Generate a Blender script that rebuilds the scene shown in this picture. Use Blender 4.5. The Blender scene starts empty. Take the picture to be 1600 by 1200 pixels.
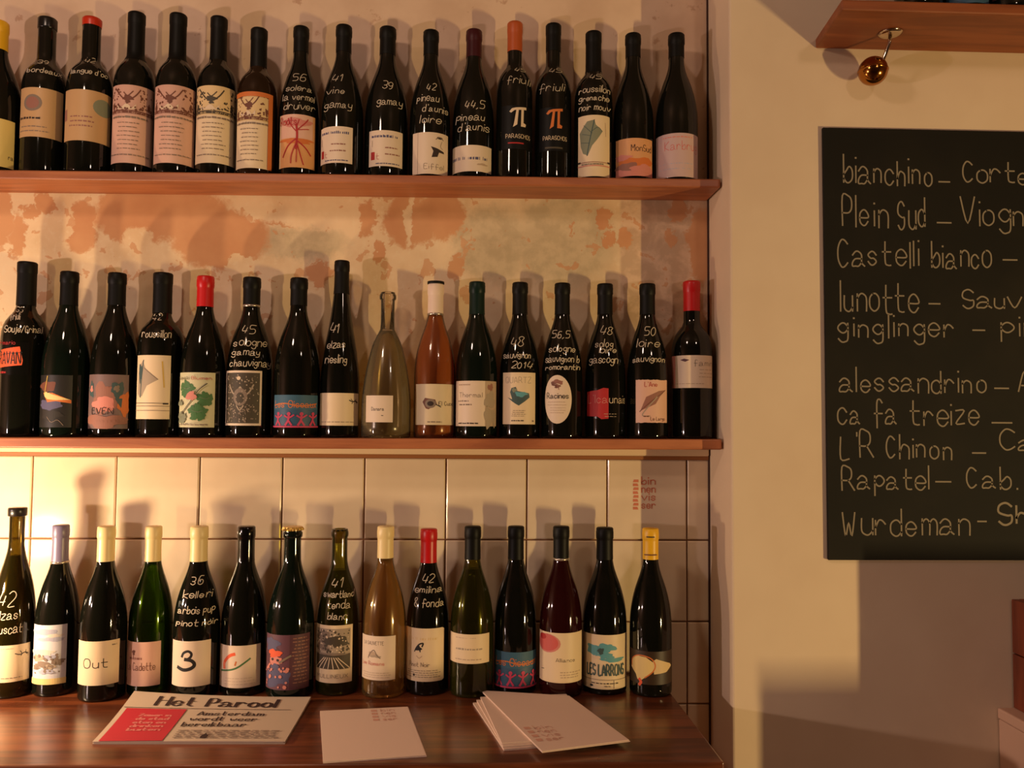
import bpy, bmesh, math, random
from mathutils import Vector, Matrix
random.seed(7)
C = bpy.context.scene.collection
S = bpy.context.scene
H0 = 1.40
BOTTLES = [
    ('T1', 'burg', -0.9347, -0.054, 1.8689, 0.3034, 0.048, 'dark', 'yellow', 0.0572, 0.531, [-0.035, 1.283, 0.0091, 0.1005], []),
    ('T2', 'bord', -0.8456, -0.046, 1.8695, 0.3156, 0.0407, 'dark', 'wax', 0.0218, 0.487, [-0.838, 1.34, 0.0679, 0.1632], [('39', -0.015, 0.0022, 0.2154, 0.01), ('bordeaux', -0.0387, 0.0262, 0.1941, 0.0113)]),
    ('T3', 'bord', -0.7561, -0.054, 1.87, 0.3135, 0.0415, 'dark', 'redwax', 0.0166, 0.444, [-0.881, 1.561, 0.059, 0.1576], [('42', -0.0111, 0.0048, 0.2172, 0.0113), ("langue d'oc", -0.0383, 0.0289, 0.1897, 0.0113)]),
    ('T4', 'bord', -0.6739, -0.046, 1.8706, 0.3295, 0.0382, 'dark', 'black', 0.0976, 0.4, [-0.925, 1.495, 0.0206, 0.1723], []),
    ('T5', 'bord', -0.5902, -0.054, 1.8711, 0.3246, 0.0382, 'dark', 'black', 0.0948, 0.357, [-0.968, 1.488, 0.0191, 0.1704], []),
    ('T6', 'bord', -0.5139, -0.046, 1.8716, 0.3238, 0.0379, 'dark', 'black', 0.089, 0.313, [-1.012, 1.48, 0.0228, 0.1738], []),
    ('T7', 'bord', -0.4328, -0.054, 1.8722, 0.2982, 0.0379, 'brown', 'black', 0.0783, 0.269, [-1.057, 1.058, 0.0114, 0.1594], []),
    ('T8', 'burg', -0.3526, -0.046, 1.8727, 0.3076, 0.0394, 'dark', 'black', 0.0518, 0.221, [-0.914, 1.069, 0.0157, 0.1194], [('56', -0.0141, 0.0072, 0.1879, 0.0152), ('solera', -0.0274, 0.0214, 0.1676, 0.0127), ('la vermel', -0.0358, 0.0268, 0.1486, 0.0139), ('druiver', -0.0304, 0.0271, 0.1297, 0.0139)]),
    ('T9', 'burg', -0.2673, -0.054, 1.8733, 0.308, 0.0406, 'dark', 'black', 0.0542, 0.171, [-1.153, 0.677, 0.0226, 0.0935], [('41', -0.0214, -0.0039, 0.1857, 0.0152), ('vine', -0.0322, 0.0028, 0.1592, 0.0139), ('gamay', -0.0378, 0.0159, 0.1302, 0.0151)]),
    ('T10', 'burg', -0.1819, -0.046, 1.8738, 0.3098, 0.0422, 'dark', 'black', 0.0559, 0.118, [-0.753, 0.944, 0.0195, 0.0896], [('39', -0.0098, 0.0104, 0.1736, 0.0165), ('gamay', -0.0193, 0.0286, 0.1406, 0.0152)]),
    ('T11', 'burg', -0.0956, -0.054, 1.8744, 0.3011, 0.0397, 'dark', 'black', 0.0492, 0.065, [-0.883, 1.131, 0.004, 0.0851], [('42', -0.0071, 0.0093, 0.1699, 0.0152), ('pineau', -0.0256, 0.0159, 0.147, 0.0152), ("d'aunis", -0.0153, 0.0351, 0.1255, 0.0139), ('loire', -0.02, 0.0202, 0.104, 0.0152)]),
    ('T12', 'burg', -0.0105, -0.046, 1.8749, 0.308, 0.0413, 'dark', 'maroon', 0.0561, 0.012, [-1.256, 1.055, 0.012, 0.0635], [('44,5', -0.0161, 0.0195, 0.1371, 0.0153), ('pineau', -0.0336, 0.021, 0.1129, 0.0153), ("d'aunis", -0.0296, 0.0301, 0.0926, 0.0153)]),
    ('T13', 'bord', 0.0707, -0.054, 1.8755, 0.3214, 0.0357, 'dark', 'orange', 0.0599, -0.038, [-0.791, 1.287, 0.0562, 0.1419], [('45', -0.0001, 0.0202, 0.2132, 0.0102), ('friuli', -0.0152, 0.0306, 0.1864, 0.0166)]),
    ('T14', 'bord', 0.1483, -0.046, 1.876, 0.323, 0.0366, 'dark', 'black', 0.0564, -0.086, [-0.895, 1.026, 0.0558, 0.1421], [('45', -0.0082, 0.0149, 0.2152, 0.0116), ('friuli', -0.0272, 0.0215, 0.1754, 0.0167)]),
    ('T15', 'bord', 0.228, -0.054, 1.8765, 0.3049, 0.0378, 'dark', 'black', 0.0848, -0.135, [-1.009, 0.85, 0.004, 0.1246], [('45', -0.008, 0.0138, 0.1988, 0.0128), ('roussillon', -0.0283, 0.0331, 0.1706, 0.0141), ('grenache', -0.0283, 0.0293, 0.1539, 0.0115), ('noir mouv', -0.0282, 0.0332, 0.1348, 0.0128)]),
    ('T16', 'burg', 0.3089, -0.046, 1.877, 0.3065, 0.0407, 'dark', 'black', 0.0486, -0.183, [-1.132, 0.951, 0.0073, 0.0821], []),
    ('T17', 'burg', 0.3948, -0.054, 1.8776, 0.3043, 0.0419, 'dark', 'black', 0.0485, -0.235, [-1.456, 1.09, 0.004, 0.0902], []),
    ('M1', 'bord', -0.8682, -0.044, 1.3682, 0.3362, 0.0411, 'dark', 'black', 0.0846, 0.497, [-0.828, 0.687, 0.116, 0.1784], [('35', -0.0199, -0.0054, 0.2371, 0.011), ('friuli', -0.041, -0.0097, 0.2212, 0.0146), ('Souje/Grinal', -0.0473, 0.0274, 0.1969, 0.0146)]),
    ('M2', 'burg', -0.7826, -0.054, 1.3686, 0.3166, 0.0427, 'darkgreen', 'black', 0.0656, 0.458, [-0.867, 0.71, 0.0183, 0.1157], []),
    ('M3', 'burg', -0.6959, -0.046, 1.3689, 0.3165, 0.0432, 'dark', 'black', 0.0636, 0.412, [-0.914, 1.029, 0.0161, 0.1179], []),
    ('M4', 'bord', -0.6094, -0.044, 1.3693, 0.3178, 0.0424, 'dark', 'black', 0.0788, 0.365, [-0.87, 0.795, 0.0344, 0.1549], [('42', -0.0197, -0.0014, 0.2234, 0.0135), ('roussillon', -0.0431, 0.0155, 0.1891, 0.0159)]),
    ('M5', 'burg', -0.525, -0.052, 1.3697, 0.311, 0.0417, 'dark', 'red', 0.0599, 0.321, [-1.005, 0.861, 0.0191, 0.1223], []),
    ('M6', 'burg', -0.4383, -0.044, 1.37, 0.3109, 0.0436, 'dark', 'black', 0.054, 0.27, [-1.055, 0.794, 0.0229, 0.1269], [('45', -0.0161, 0.0061, 0.199, 0.016), ('sologne', -0.0339, 0.0288, 0.1744, 0.016), ('gamay', -0.0335, 0.0169, 0.156, 0.0135), ('chauvignay', -0.044, 0.0371, 0.1352, 0.0147)]),
    ('M7', 'burg', -0.3455, -0.052, 1.3704, 0.3092, 0.0431, 'dark', 'black', 0.0539, 0.217, [-1.019, 1.312, 0.0196, 0.081], []),
    ('M8', 'alsa', -0.2646, -0.044, 1.3708, 0.3456, 0.0375, 'dark', 'black', 0.0657, 0.168, [-1.157, 1.378, 0.0235, 0.0855], [('41', -0.0231, -0.0057, 0.2019, 0.0186), ('elzas', -0.03, 0.0072, 0.1723, 0.0148), ('riesling', -0.0356, 0.0115, 0.1426, 0.016)]),
    ('M9', 'champ', -0.1732, -0.052, 1.3712, 0.2845, 0.0475, 'clear', 'none', 0, 0.113, [-0.806, 0.372, 0.0299, 0.0805], []),
    ('M10', 'burg', -0.0807, -0.044, 1.3716, 0.3019, 0.0405, 'rose', 'white', 0.0582, 0.056, [-1.018, 1.197, 0.0253, 0.1034], []),
    ('M11', 'burg', 0.0006, -0.052, 1.3719, 0.3052, 0.0405, 'darkgreen', 'darkgreen', 0.0644, 0.006, [-1.215, 1.226, 0.0232, 0.1096], []),
    ('M12', 'burg', 0.0853, -0.044, 1.3723, 0.3062, 0.0397, 'dark', 'black', 0.0635, -0.047, [-0.969, 0.825, 0.0271, 0.1265], [('48', -0.0164, 0.0063, 0.1783, 0.0187), ('sauvignon', -0.0389, 0.0203, 0.1547, 0.0124), ('2014', -0.0161, 0.0217, 0.1348, 0.0124)]),
    ('M13', 'burg', 0.1683, -0.052, 1.3726, 0.3044, 0.0396, 'dark', 'black', 0.0621, -0.098, [-1.047, 0.39, 0.0286, 0.1216], [('56,5', -0.0194, 0.0134, 0.1943, 0.0149), ('sologne', -0.0255, 0.0248, 0.167, 0.0137), ('sauvignon b', -0.0342, 0.0337, 0.1472, 0.0136), ('romorantin', -0.0316, 0.035, 0.1323, 0.0099)]),
    ('M14', 'burg', 0.2539, -0.044, 1.373, 0.3053, 0.04, 'dark', 'black', 0.0612, -0.15, [-1.215, 1.175, 0.0375, 0.0978], [('48', -0.0092, 0.0137, 0.202, 0.0175), ('solog', -0.0193, 0.015, 0.177, 0.015), ('loire', -0.0116, 0.0214, 0.1658, 0.0125), ('gascogn', -0.0306, 0.024, 0.1458, 0.015)]),
    ('M15', 'burg', 0.3367, -0.052, 1.3734, 0.3048, 0.04, 'dark', 'black', 0.0611, -0.2, [-0.779, 0.972, 0.0304, 0.1139], [('50', -0.0057, 0.0146, 0.2006, 0.0175), ('loire', -0.0209, 0.0222, 0.1781, 0.0162), ('sauvignon', -0.0285, 0.04, 0.1482, 0.0124)]),
    ('M16', 'bord', 0.427, -0.044, 1.3737, 0.3123, 0.0397, 'dark', 'red', 0.0602, -0.252, [-1.578, 1.073, 0.0987, 0.162], []),
    ('B1', 'burg', -0.8372, -0.104, 0.9045, 0.3351, 0.0354, 'bronze', 'blackcap', 0.0152, 0.498, [-0.827, 1.356, 0.0294, 0.0942], [('42', -0.0233, -0.0004, 0.1641, 0.025), ('elzas', -0.0406, 0.005, 0.1402, 0.017), ('muscat', -0.042, 0.0128, 0.1153, 0.017)]),
    ('B2', 'burg', -0.7643, -0.092, 0.9045, 0.3024, 0.0378, 'dark', 'lilac', 0.0657, 0.458, [-0.867, 0.881, 0.0229, 0.1278], []),
    ('B3', 'burg', -0.6687, -0.12, 0.9045, 0.3038, 0.0396, 'dark', 'cream', 0.0624, 0.415, [-0.911, 1.144, 0.0299, 0.1065], []),
    ('B4', 'burg', -0.5952, -0.092, 0.9045, 0.3006, 0.0384, 'green', 'cream', 0.0636, 0.368, [-0.957, 0.845, 0.0194, 0.0976], []),
    ('B5', 'burg', -0.5059, -0.108, 0.9045, 0.3028, 0.0408, 'dark', 'cream', 0.0631, 0.32, [-1.005, 0.957, 0.024, 0.1038], [('36', -0.0122, 0.0075, 0.2015, 0.0149), ('kelleri', -0.0255, 0.0244, 0.1786, 0.0126), ('arbois pup', -0.0363, 0.0285, 0.1523, 0.0126), ('pinot noir', -0.0357, 0.0372, 0.1307, 0.0103)]),
    ('B6', 'burg', -0.4246, -0.092, 0.9045, 0.3011, 0.0414, 'dark', 'gloss', 0.0639, 0.27, [-1.055, 1.049, 0.0166, 0.0916], []),
    ('B7', 'burg', -0.3353, -0.108, 0.9045, 0.3034, 0.0425, 'darkgreen', 'crown', 0, 0.218, [-1.107, 1.119, 0.0178, 0.1148], []),
    ('B8', 'burg', -0.2515, -0.092, 0.9045, 0.2981, 0.0397, 'olive', 'glasscork', 0, 0.165, [-1.16, 0.869, 0.0241, 0.1272], [('41', -0.0138, 0.0052, 0.1936, 0.0163), ('swartland', -0.0289, 0.0304, 0.1761, 0.0116), ('tenda', -0.0203, 0.02, 0.1575, 0.014), ('blanc', -0.0199, 0.0145, 0.1378, 0.0128)]),
    ('B9', 'burg', -0.1643, -0.108, 0.9045, 0.304, 0.0397, 'amber', 'cream', 0.0578, 0.112, [-1.214, 0.652, 0.0335, 0.1118], []),
    ('B10', 'burg', -0.0852, -0.092, 0.9045, 0.2975, 0.0403, 'dark', 'red', 0.0621, 0.06, [-1.265, 0.898, 0.0262, 0.1216], [('42', -0.0111, 0.0081, 0.202, 0.014), ('emilina', -0.0288, 0.0298, 0.1845, 0.0117), ('& fonda', -0.0249, 0.0289, 0.16, 0.014)]),
    ('B11', 'burg', -0.0026, -0.108, 0.9045, 0.3045, 0.0397, 'olive', 'black', 0.0604, 0.008, [-1.317, 0.925, 0.0623, 0.1147], []),
    ('B12', 'burg', 0.0788, -0.092, 0.9045, 0.3028, 0.0397, 'dark', 'black', 0.0611, -0.044, [-1.226, 1.281, 0.0137, 0.0782], []),
    ('B13', 'burg', 0.1628, -0.108, 0.9045, 0.305, 0.0395, 'wine', 'black', 0.0583, -0.098, [-1.423, 1.227, 0.0274, 0.1167], []),
    ('B14', 'burg', 0.2472, -0.092, 0.9045, 0.3009, 0.0418, 'dark', 'black', 0.059, -0.15, [-1.475, 1.175, 0.0113, 0.1097], []),
    ('B15', 'burg', 0.3313, -0.108, 0.9045, 0.302, 0.0392, 'dark', 'yellow', 0.0573, -0.204, [-1.529, 1.121, 0.0233, 0.083], []),
]
BOARD = [
    ('bianchino', 0.6877, 0.8585, 1.8576, 0.0489),
    ('-', 0.8695, 0.8917, 1.8562, 0.0319),
    ('Cortese', 0.9166, 1.0981, 1.8632, 0.0393),
    ('Plein Sud', 0.6855, 0.846, 1.7748, 0.0559),
    ('-', 0.8669, 0.8915, 1.7755, 0.0317),
    ('Viognier', 0.9126, 1.0986, 1.7836, 0.0465),
    ('Castelli bianco', 0.6761, 0.9716, 1.7008, 0.0484),
    ('-', 0.9926, 1.0173, 1.7057, 0.0317),
    ('lunotte', 0.6788, 0.825, 1.6141, 0.0529),
    ('-', 0.8483, 0.8679, 1.6212, 0.0314),
    ('Sauvignon', 0.9121, 1.1418, 1.6245, 0.0315),
    ('ginglinger', 0.6746, 0.8964, 1.5685, 0.0432),
    ('-', 0.9308, 0.9529, 1.574, 0.0314),
    ('pinot', 0.9836, 1.1281, 1.5722, 0.0411),
    ('alessandrino', 0.677, 0.9532, 1.4647, 0.0405),
    ('-', 0.9715, 0.9948, 1.4651, 0.0312),
    ('Albana', 1.0169, 1.1748, 1.4679, 0.0385),
    ('ca fa treize', 0.6727, 0.9422, 1.4053, 0.0451),
    ('-', 0.9653, 1.002, 1.4016, 0.0311),
    ("L'R Chinon", 0.6756, 0.891, 1.3426, 0.0426),
    ('-', 0.9263, 0.9544, 1.3466, 0.0309),
    ('Cab', 0.979, 1.0857, 1.3588, 0.0334),
    ('Rapatel', 0.6786, 0.8426, 1.2849, 0.0401),
    ('-', 0.8572, 0.8888, 1.2905, 0.0308),
    ('Cab.', 0.9155, 1.0105, 1.2884, 0.0379),
    ('Wurdeman', 0.6776, 0.9162, 1.2004, 0.0469),
    ('-', 0.9336, 0.9518, 1.22, 0.0307),
    ('Shiraz', 0.9749, 1.1435, 1.2225, 0.0355),
]
BROWN = [(-0.63, 1.814, 0.139, 0.055), (-0.515, 1.768, 0.095, 0.062), (-0.687, 1.832, 0.076, 0.034), (-0.792, 1.785, 0.033, 0.054), (-0.913, 1.766, 0.016, 0.044), (-0.138, 1.809, 0.054, 0.053), (-0.073, 1.824, 0.047, 0.053), (-0.222, 1.815, 0.018, 0.037), (-0.942, 1.802, 0.017, 0.058), (-0.887, 1.813, 0.02, 0.013), (-0.863, 1.836, 0.018, 0.018), (-0.199, 1.743, 0.01, 0.021), (-0.041, 1.716, 0.017, 0.026), (0.26, 1.82, 0.013, 0.024), (0.266, 1.777, 0.009, 0.016), (0.299, 1.781, 0.016, 0.019), (0.411, 1.839, 0.016, 0.029), (0.458, 1.773, 0.029, 0.08), (0.398, 1.783, 0.013, 0.017), (-0.316, 1.702, 0.028, 0.026), (-0.724, 1.799, 0.025, 0.039), (-0.395, 1.805, 0.038, 0.013)]
CREAM = [(-0.678, 1.735, 0.038, 0.052), (-0.369, 1.825, 0.096, 0.029), (-0.469, 1.717, 0.038, 0.016), (-0.443, 1.681, 0.038, 0.026), (-0.138, 1.809, 0.01, 0.05), (-0.824, 1.798, 0.018, 0.039)]
GREY = [(0.175, 1.775, 0.108, 0.099), (0.031, 1.766, 0.078, 0.079), (-0.355, 1.76, 0.09, 0.034)]
CAM = ((0.009643131971533735, -1.6617752705208546, 1.4), (0.9992420800425612, -0.038113292677280815, 0.007914694783225778), (-0.009741644513623842, -0.04799012202097199, 0.9988003046408137), (0.037687741168526814, 0.9981203960994425, 0.04832503549823815), 1290.0)

# ---------------------------------------------------------------- camera
cam_d = bpy.data.cameras.new('camera'); cam = bpy.data.objects.new('camera', cam_d); C.objects.link(cam)
_r, _u, _f = (Vector(v) for v in CAM[1:4])
M = Matrix((( _r.x, _u.x, -_f.x, CAM[0][0]), (_r.y, _u.y, -_f.y, CAM[0][1]), (_r.z, _u.z, -_f.z, CAM[0][2]), (0, 0, 0, 1)))
cam.matrix_world = M
cam_d.sensor_width = 36.0; cam_d.lens = 36.0 * CAM[4] / 1600.0; cam_d.clip_start = 0.02
S.camera = cam
# ---------------------------------------------------------------- light
S.view_settings.view_transform = 'Standard'; S.view_settings.look = 'None'
S.view_settings.exposure = 0.15; S.view_settings.gamma = 1.0; S.view_settings.use_curve_mapping = False
w = bpy.data.worlds.new('world'); S.world = w; w.use_nodes = True
w.node_tree.nodes['Background'].inputs[0].default_value = (0.9, 0.55, 0.32, 1)
w.node_tree.nodes['Background'].inputs[1].default_value = 0.02
def point(name, loc, power, col, radius):
    d = bpy.data.lights.new(name, 'POINT'); d.energy = power; d.color = col; d.shadow_soft_size = radius
    o = bpy.data.objects.new(name, d); o.location = loc; C.objects.link(o); return o
def area(name, loc, target, power, col, sx, sy):
    d = bpy.data.lights.new(name, 'AREA'); d.energy = power; d.color = col; d.shape = 'RECTANGLE'; d.size = sx; d.size_y = sy
    o = bpy.data.objects.new(name, d); o.location = loc
    o.rotation_euler = (Vector(target) - Vector(loc)).to_track_quat('-Z', 'Y').to_euler(); C.objects.link(o); return o
point('counter_lamp_light', (-1.0, -0.31, 1.13), 13.0, (1.0, 0.71, 0.43), 0.022)
area('bar_lamp_light', (2.20, -1.90, 0.72), (0.2, 0, 1.5), 31.0, (1.0, 0.70, 0.30), 0.03, 0.20)
point('table_lamp_light', (-2.0, -1.35, 1.30), 44.0, (1.0, 0.74, 0.68), 0.03)
point('fill_light', (0.85, -2.0, 2.45), 10.0, (1.0, 0.72, 0.56), 0.07)  # added fill to brighten the upper pillar, not a known lamp
point('fill_light', (-0.80, -1.35, 2.42), 17.0, (1.0, 0.72, 0.54), 0.09)  # second added fill, lifts the wall behind the top row
# ---------------------------------------------------------------- materials
def lin(c):
    return tuple(((v / 255.0) / 12.92 if v / 255.0 <= 0.04045 else ((v / 255.0 + 0.055) / 1.055) ** 2.4) for v in c) + (1.0,)
MATS = {}
def pmat(name, rgb, rough=0.6, metal=0.0, spec=0.5, coat=0.0):
    if name in MATS: return MATS[name]
    m = bpy.data.materials.new(name); m.use_nodes = True
    b = m.node_tree.nodes['Principled BSDF']
    b.inputs['Base Color'].default_value = lin(rgb); b.inputs['Roughness'].default_value = rough
    b.inputs['Metallic'].default_value = metal; b.inputs['Specular IOR Level'].default_value = spec
    b.inputs['Coat Weight'].default_value = coat; b.inputs['Coat Roughness'].default_value = 0.15
    MATS[name] = m; return m
class NT:
    def __init__(s, m): s.t = m.node_tree; s.n = s.t.nodes; s.l = s.t.links
    def new(s, typ, **k):
        x = s.n.new(typ)
        for a, v in k.items(): setattr(x, a, v)
        return x
    def link(s, a, b): s.l.new(a, b)
    def math(s, op, a, b=None, clamp=False):
        x = s.new('ShaderNodeMath', operation=op); x.use_clamp = clamp
        for i, v in enumerate((a, b)):
            if v is None: continue
            if isinstance(v, (int, float)): x.inputs[i].default_value = v
            else: s.link(v, x.inputs[i])
        return x.outputs[0]
    def mix(s, f, a, b):
        x = s.new('ShaderNodeMix', data_type='RGBA')
        for i, v in ((0, f), (6, a), (7, b)):
            if isinstance(v, (int, float)): x.inputs[i].default_value = v
            elif isinstance(v, tuple): x.inputs[i].default_value = v
            else: s.link(v, x.inputs[i])
        return x.outputs[2]
    def noise(s, vec, scale, detail=4, rough=0.55, dist=0.0):
        x = s.new('ShaderNodeTexNoise'); x.inputs['Scale'].default_value = scale; x.inputs['Detail'].default_value = detail
        x.inputs['Roughness'].default_value = rough; x.inputs['Distortion'].default_value = dist
        if vec is not None: s.link(vec, x.inputs['Vector'])
        return x
    def step(s, v, lo, hi):
        x = s.new('ShaderNodeMapRange'); x.interpolation_type = 'SMOOTHSTEP'
        s.link(v, x.inputs[0]); x.inputs[1].default_value = lo; x.inputs[2].default_value = hi
        return x.outputs[0]
def base(name):
    m = bpy.data.materials.new(name); m.use_nodes = True; nt = NT(m); return m, nt, m.node_tree.nodes['Principled BSDF']
def objvec(nt): return nt.new('ShaderNodeTexCoord').outputs['Object']
def bump(nt, b, h, strength, dist=0.002):
    x = nt.new('ShaderNodeBump'); x.inputs['Strength'].default_value = strength; x.inputs['Distance'].default_value = dist
    nt.link(h, x.inputs['Height']); nt.link(x.outputs[0], b.inputs['Normal'])

def plaster_material():
    m, nt, b = base('peeling_plaster'); v = objvec(nt)
    n1 = nt.noise(v, 26, 6, 0.62); n2 = nt.noise(v, 7, 4); n3 = nt.noise(v, 90, 3)
    off = nt.new('ShaderNodeVectorMath', operation='SUBTRACT'); nt.link(n1.outputs['Color'], off.inputs[0]); off.inputs[1].default_value = (.5, .5, .5)
    sc = nt.new('ShaderNodeVectorMath', operation='SCALE'); nt.link(off.outputs[0], sc.inputs[0]); sc.inputs['Scale'].default_value = 0.055
    ad = nt.new('ShaderNodeVectorMath', operation='ADD'); nt.link(v, ad.inputs[0]); nt.link(sc.outputs[0], ad.inputs[1]); dv0 = ad.outputs[0]
    nf = nt.noise(v, 120, 4, .7); of2 = nt.new('ShaderNodeVectorMath', operation='SUBTRACT'); nt.link(nf.outputs['Color'], of2.inputs[0]); of2.inputs[1].default_value = (.5, .5, .5)
    sc2 = nt.new('ShaderNodeVectorMath', operation='SCALE'); nt.link(of2.outputs[0], sc2.inputs[0]); sc2.inputs['Scale'].default_value = 0.020
    ad2 = nt.new('ShaderNodeVectorMath', operation='ADD'); nt.link(dv0, ad2.inputs[0]); nt.link(sc2.outputs[0], ad2.inputs[1]); dv = ad2.outputs[0]
    def blobs(lst, soft=0.12):
        acc = None
        for cx, cz, rx, rz in lst:
            s1 = nt.new('ShaderNodeVectorMath', operation='SUBTRACT'); nt.link(dv, s1.inputs[0]); s1.inputs[1].default_value = (cx, 0, cz)
            s2 = nt.new('ShaderNodeVectorMath', operation='MULTIPLY'); nt.link(s1.outputs[0], s2.inputs[0]); s2.inputs[1].default_value = (1 / rx, 0, 1 / rz)
            s3 = nt.new('ShaderNodeVectorMath', operation='LENGTH'); nt.link(s2.outputs[0], s3.inputs[0])
            acc = s3.outputs['Value'] if acc is None else nt.math('MINIMUM', acc, s3.outputs['Value'])
        return nt.math('SUBTRACT', 1.0, nt.step(acc, 1.0 - soft, 1.0 + soft))
    mb = blobs(BROWN); mc = blobs(CREAM); mg = blobs(GREY, 0.3)
    cream = nt.mix(nt.step(n2.outputs['Fac'], .4, .65), lin((238, 210, 168)), lin((222, 190, 146)))
    cream = nt.mix(nt.math('MULTIPLY', nt.step(n3.outputs['Fac'], .5, .75), .35), cream, lin((240, 222, 186)))
    grey = nt.mix(nt.step(n1.outputs['Fac'], .4, .62), lin((208, 188, 150)), lin((188, 170, 134)))
    col = nt.mix(nt.math('MULTIPLY', mg, .85), cream, grey)
    brown = nt.mix(nt.step(n2.outputs['Fac'], .35, .7), lin((216, 162, 114)), lin((202, 144, 98)))
    mask = nt.math('MULTIPLY', mb, nt.math('SUBTRACT', 1.0, mc))
    # scattered small flakes of the old coat
    n4 = nt.noise(v, 24, 5, .55, .3)
    sp = nt.new('ShaderNodeSeparateXYZ'); nt.link(v, sp.inputs[0])
    below = nt.math('SUBTRACT', 1.0, nt.step(sp.outputs['Z'], 1.86, 1.88))
    fl = nt.math('MULTIPLY', nt.math('MULTIPLY', nt.step(n4.outputs['Fac'], .605, .625), .75), below)
    mask = nt.math('MAXIMUM', mask, fl)
    # pillar shadow painted into the mottled plaster on the right-hand piece of the wall
    right = nt.step(sp.outputs['X'], .288, .296)
    col = nt.mix(nt.math('MULTIPLY', right, .6), col, nt.mix(nt.step(n4.outputs['Fac'], .42, .6), lin((176, 142, 116)), lin((216, 182, 152))))
    # upper part of the wall was painted over and is smoother
    up = nt.step(sp.outputs['Z'], 1.86, 1.88)
    smooth = nt.mix(nt.step(n2.outputs['Fac'], .38, .68), lin((226, 196, 166)), lin((212, 180, 150)))
    stain = nt.math('MULTIPLY', nt.step(nt.noise(v, 20, 4, .6).outputs['Fac'], .62, .68), .45)
    smooth = nt.mix(stain, smooth, lin((160, 104, 68)))
    col = nt.mix(mask, col, brown)
    col = nt.mix(up, col, smooth)
    nt.link(col, b.inputs['Base Color']); b.inputs['Roughness'].default_value = .85
    h = nt.math('ADD', nt.math('MULTIPLY', n1.outputs['Fac'], .6), nt.math('MULTIPLY', mask, .5))
    bump(nt, b, h, .35, .002)
    return m
def painted_wall(name, rgb, var):
    m, nt, b = base(name); v = objvec(nt)
    n = nt.noise(v, 3.2, 4); n2 = nt.noise(v, 60, 3)
    nt.link(nt.mix(nt.step(n.outputs['Fac'], .35, .7), lin(rgb), lin(var)), b.inputs['Base Color'])
    b.inputs['Roughness'].default_value = .8; bump(nt, b, n2.outputs['Fac'], .12, .0015); return m
def wood_material(name, dark, light, rough, along='X', coat=0.0, spec=0.5):
    m, nt, b = base(name); v = objvec(nt)
    mp = nt.new('ShaderNodeMapping'); nt.link(v, mp.inputs[0])
    mp.inputs['Scale'].default_value = {'X': (2.2, 26, 26), 'Z': (26, 26, 2.2), 'Y': (26, 2.2, 26)}[along]
    n = nt.noise(mp.outputs[0], 1.6, 5, .6, .6); n2 = nt.noise(v, 4, 3)
    f = nt.math('ADD', nt.math('MULTIPLY', n.outputs['Fac'], .7), nt.math('MULTIPLY', n2.outputs['Fac'], .3))
    nt.link(nt.mix(nt.step(f, .38, .62), lin(dark), lin(light)), b.inputs['Base Color'])
    r = nt.math('ADD', rough - .08, nt.math('MULTIPLY', n2.outputs['Fac'], .16)); nt.link(r, b.inputs['Roughness'])
    b.inputs['Coat Weight'].default_value = coat; b.inputs['Coat Roughness'].default_value = .2; b.inputs['Specular IOR Level'].default_value = spec
    bump(nt, b, n.outputs['Fac'], .12, .001); return m
def tile_material():
    m, nt, b = base('glazed_tile'); v = objvec(nt)
    info = nt.new('ShaderNodeObjectInfo')
    n = nt.noise(v, 9, 3)
    c = nt.mix(nt.step(n.outputs['Fac'], .35, .7), lin((236, 216, 184)), lin((228, 206, 174)))
    c = nt.mix(nt.math('MULTIPLY', info.outputs['Random'], .35), c, lin((222, 198, 166)))
    nt.link(c, b.inputs['Base Color']); b.inputs['Roughness'].default_value = .16
    bump(nt, b, nt.noise(v, 14, 2).outputs['Fac'], .1, .002); return m
def glass_dark(name, rgb, rough=.05):
    m, nt, b = base(name); v = objvec(nt)
    b.inputs['Base Color'].default_value = lin(rgb); b.inputs['Roughness'].default_value = rough; b.inputs['IOR'].default_value = 1.52
    bump(nt, b, nt.noise(v, 22, 2).outputs['Fac'], .08, .002); return m
def glass_clear(name, tint, cloud, body, gloss=.04):
    """see-through coloured glass or wine: tinted transparency, a little cloud, mirror-like skin"""
    m = bpy.data.materials.new(name); m.use_nodes = True; nt = NT(m)
    for x in list(nt.n): nt.n.remove(x)
    out = nt.new('ShaderNodeOutputMaterial'); tr = nt.new('ShaderNodeBsdfTransparent'); tr.inputs[0].default_value = tint + (1,)
    df = nt.new('ShaderNodeBsdfDiffuse'); df.inputs[0].default_value = body + (1,)
    tl = nt.new('ShaderNodeBsdfTranslucent'); tl.inputs[0].default_value = body + (1,)
    gl = nt.new('ShaderNodeBsdfGlossy'); gl.inputs['Roughness'].default_value = gloss; gl.inputs[0].default_value = (1, 1, 1, 1)
    lw = nt.new('ShaderNodeFresnel'); lw.inputs[0].default_value = 1.48
    m0 = nt.new('ShaderNodeMixShader'); m0.inputs[0].default_value = .5; nt.link(df.outputs[0], m0.inputs[1]); nt.link(tl.outputs[0], m0.inputs[2])
    lf = nt.new('ShaderNodeLayerWeight'); lf.inputs[0].default_value = .35
    fac = nt.math('ADD', cloud, nt.math('MULTIPLY', lf.outputs['Facing'], .35), True)
    m1 = nt.new('ShaderNodeMixShader'); nt.link(fac, m1.inputs[0]); nt.link(tr.outputs[0], m1.inputs[1]); nt.link(m0.outputs[0], m1.inputs[2])
    m2 = nt.new('ShaderNodeMixShader'); nt.link(lw.outputs[0], m2.inputs[0]); nt.link(m1.outputs[0], m2.inputs[1]); nt.link(gl.outputs[0], m2.inputs[2])
    nt.link(m2.outputs[0], out.inputs[0]); return m
PL = plaster_material(); TILE = tile_material()
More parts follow.
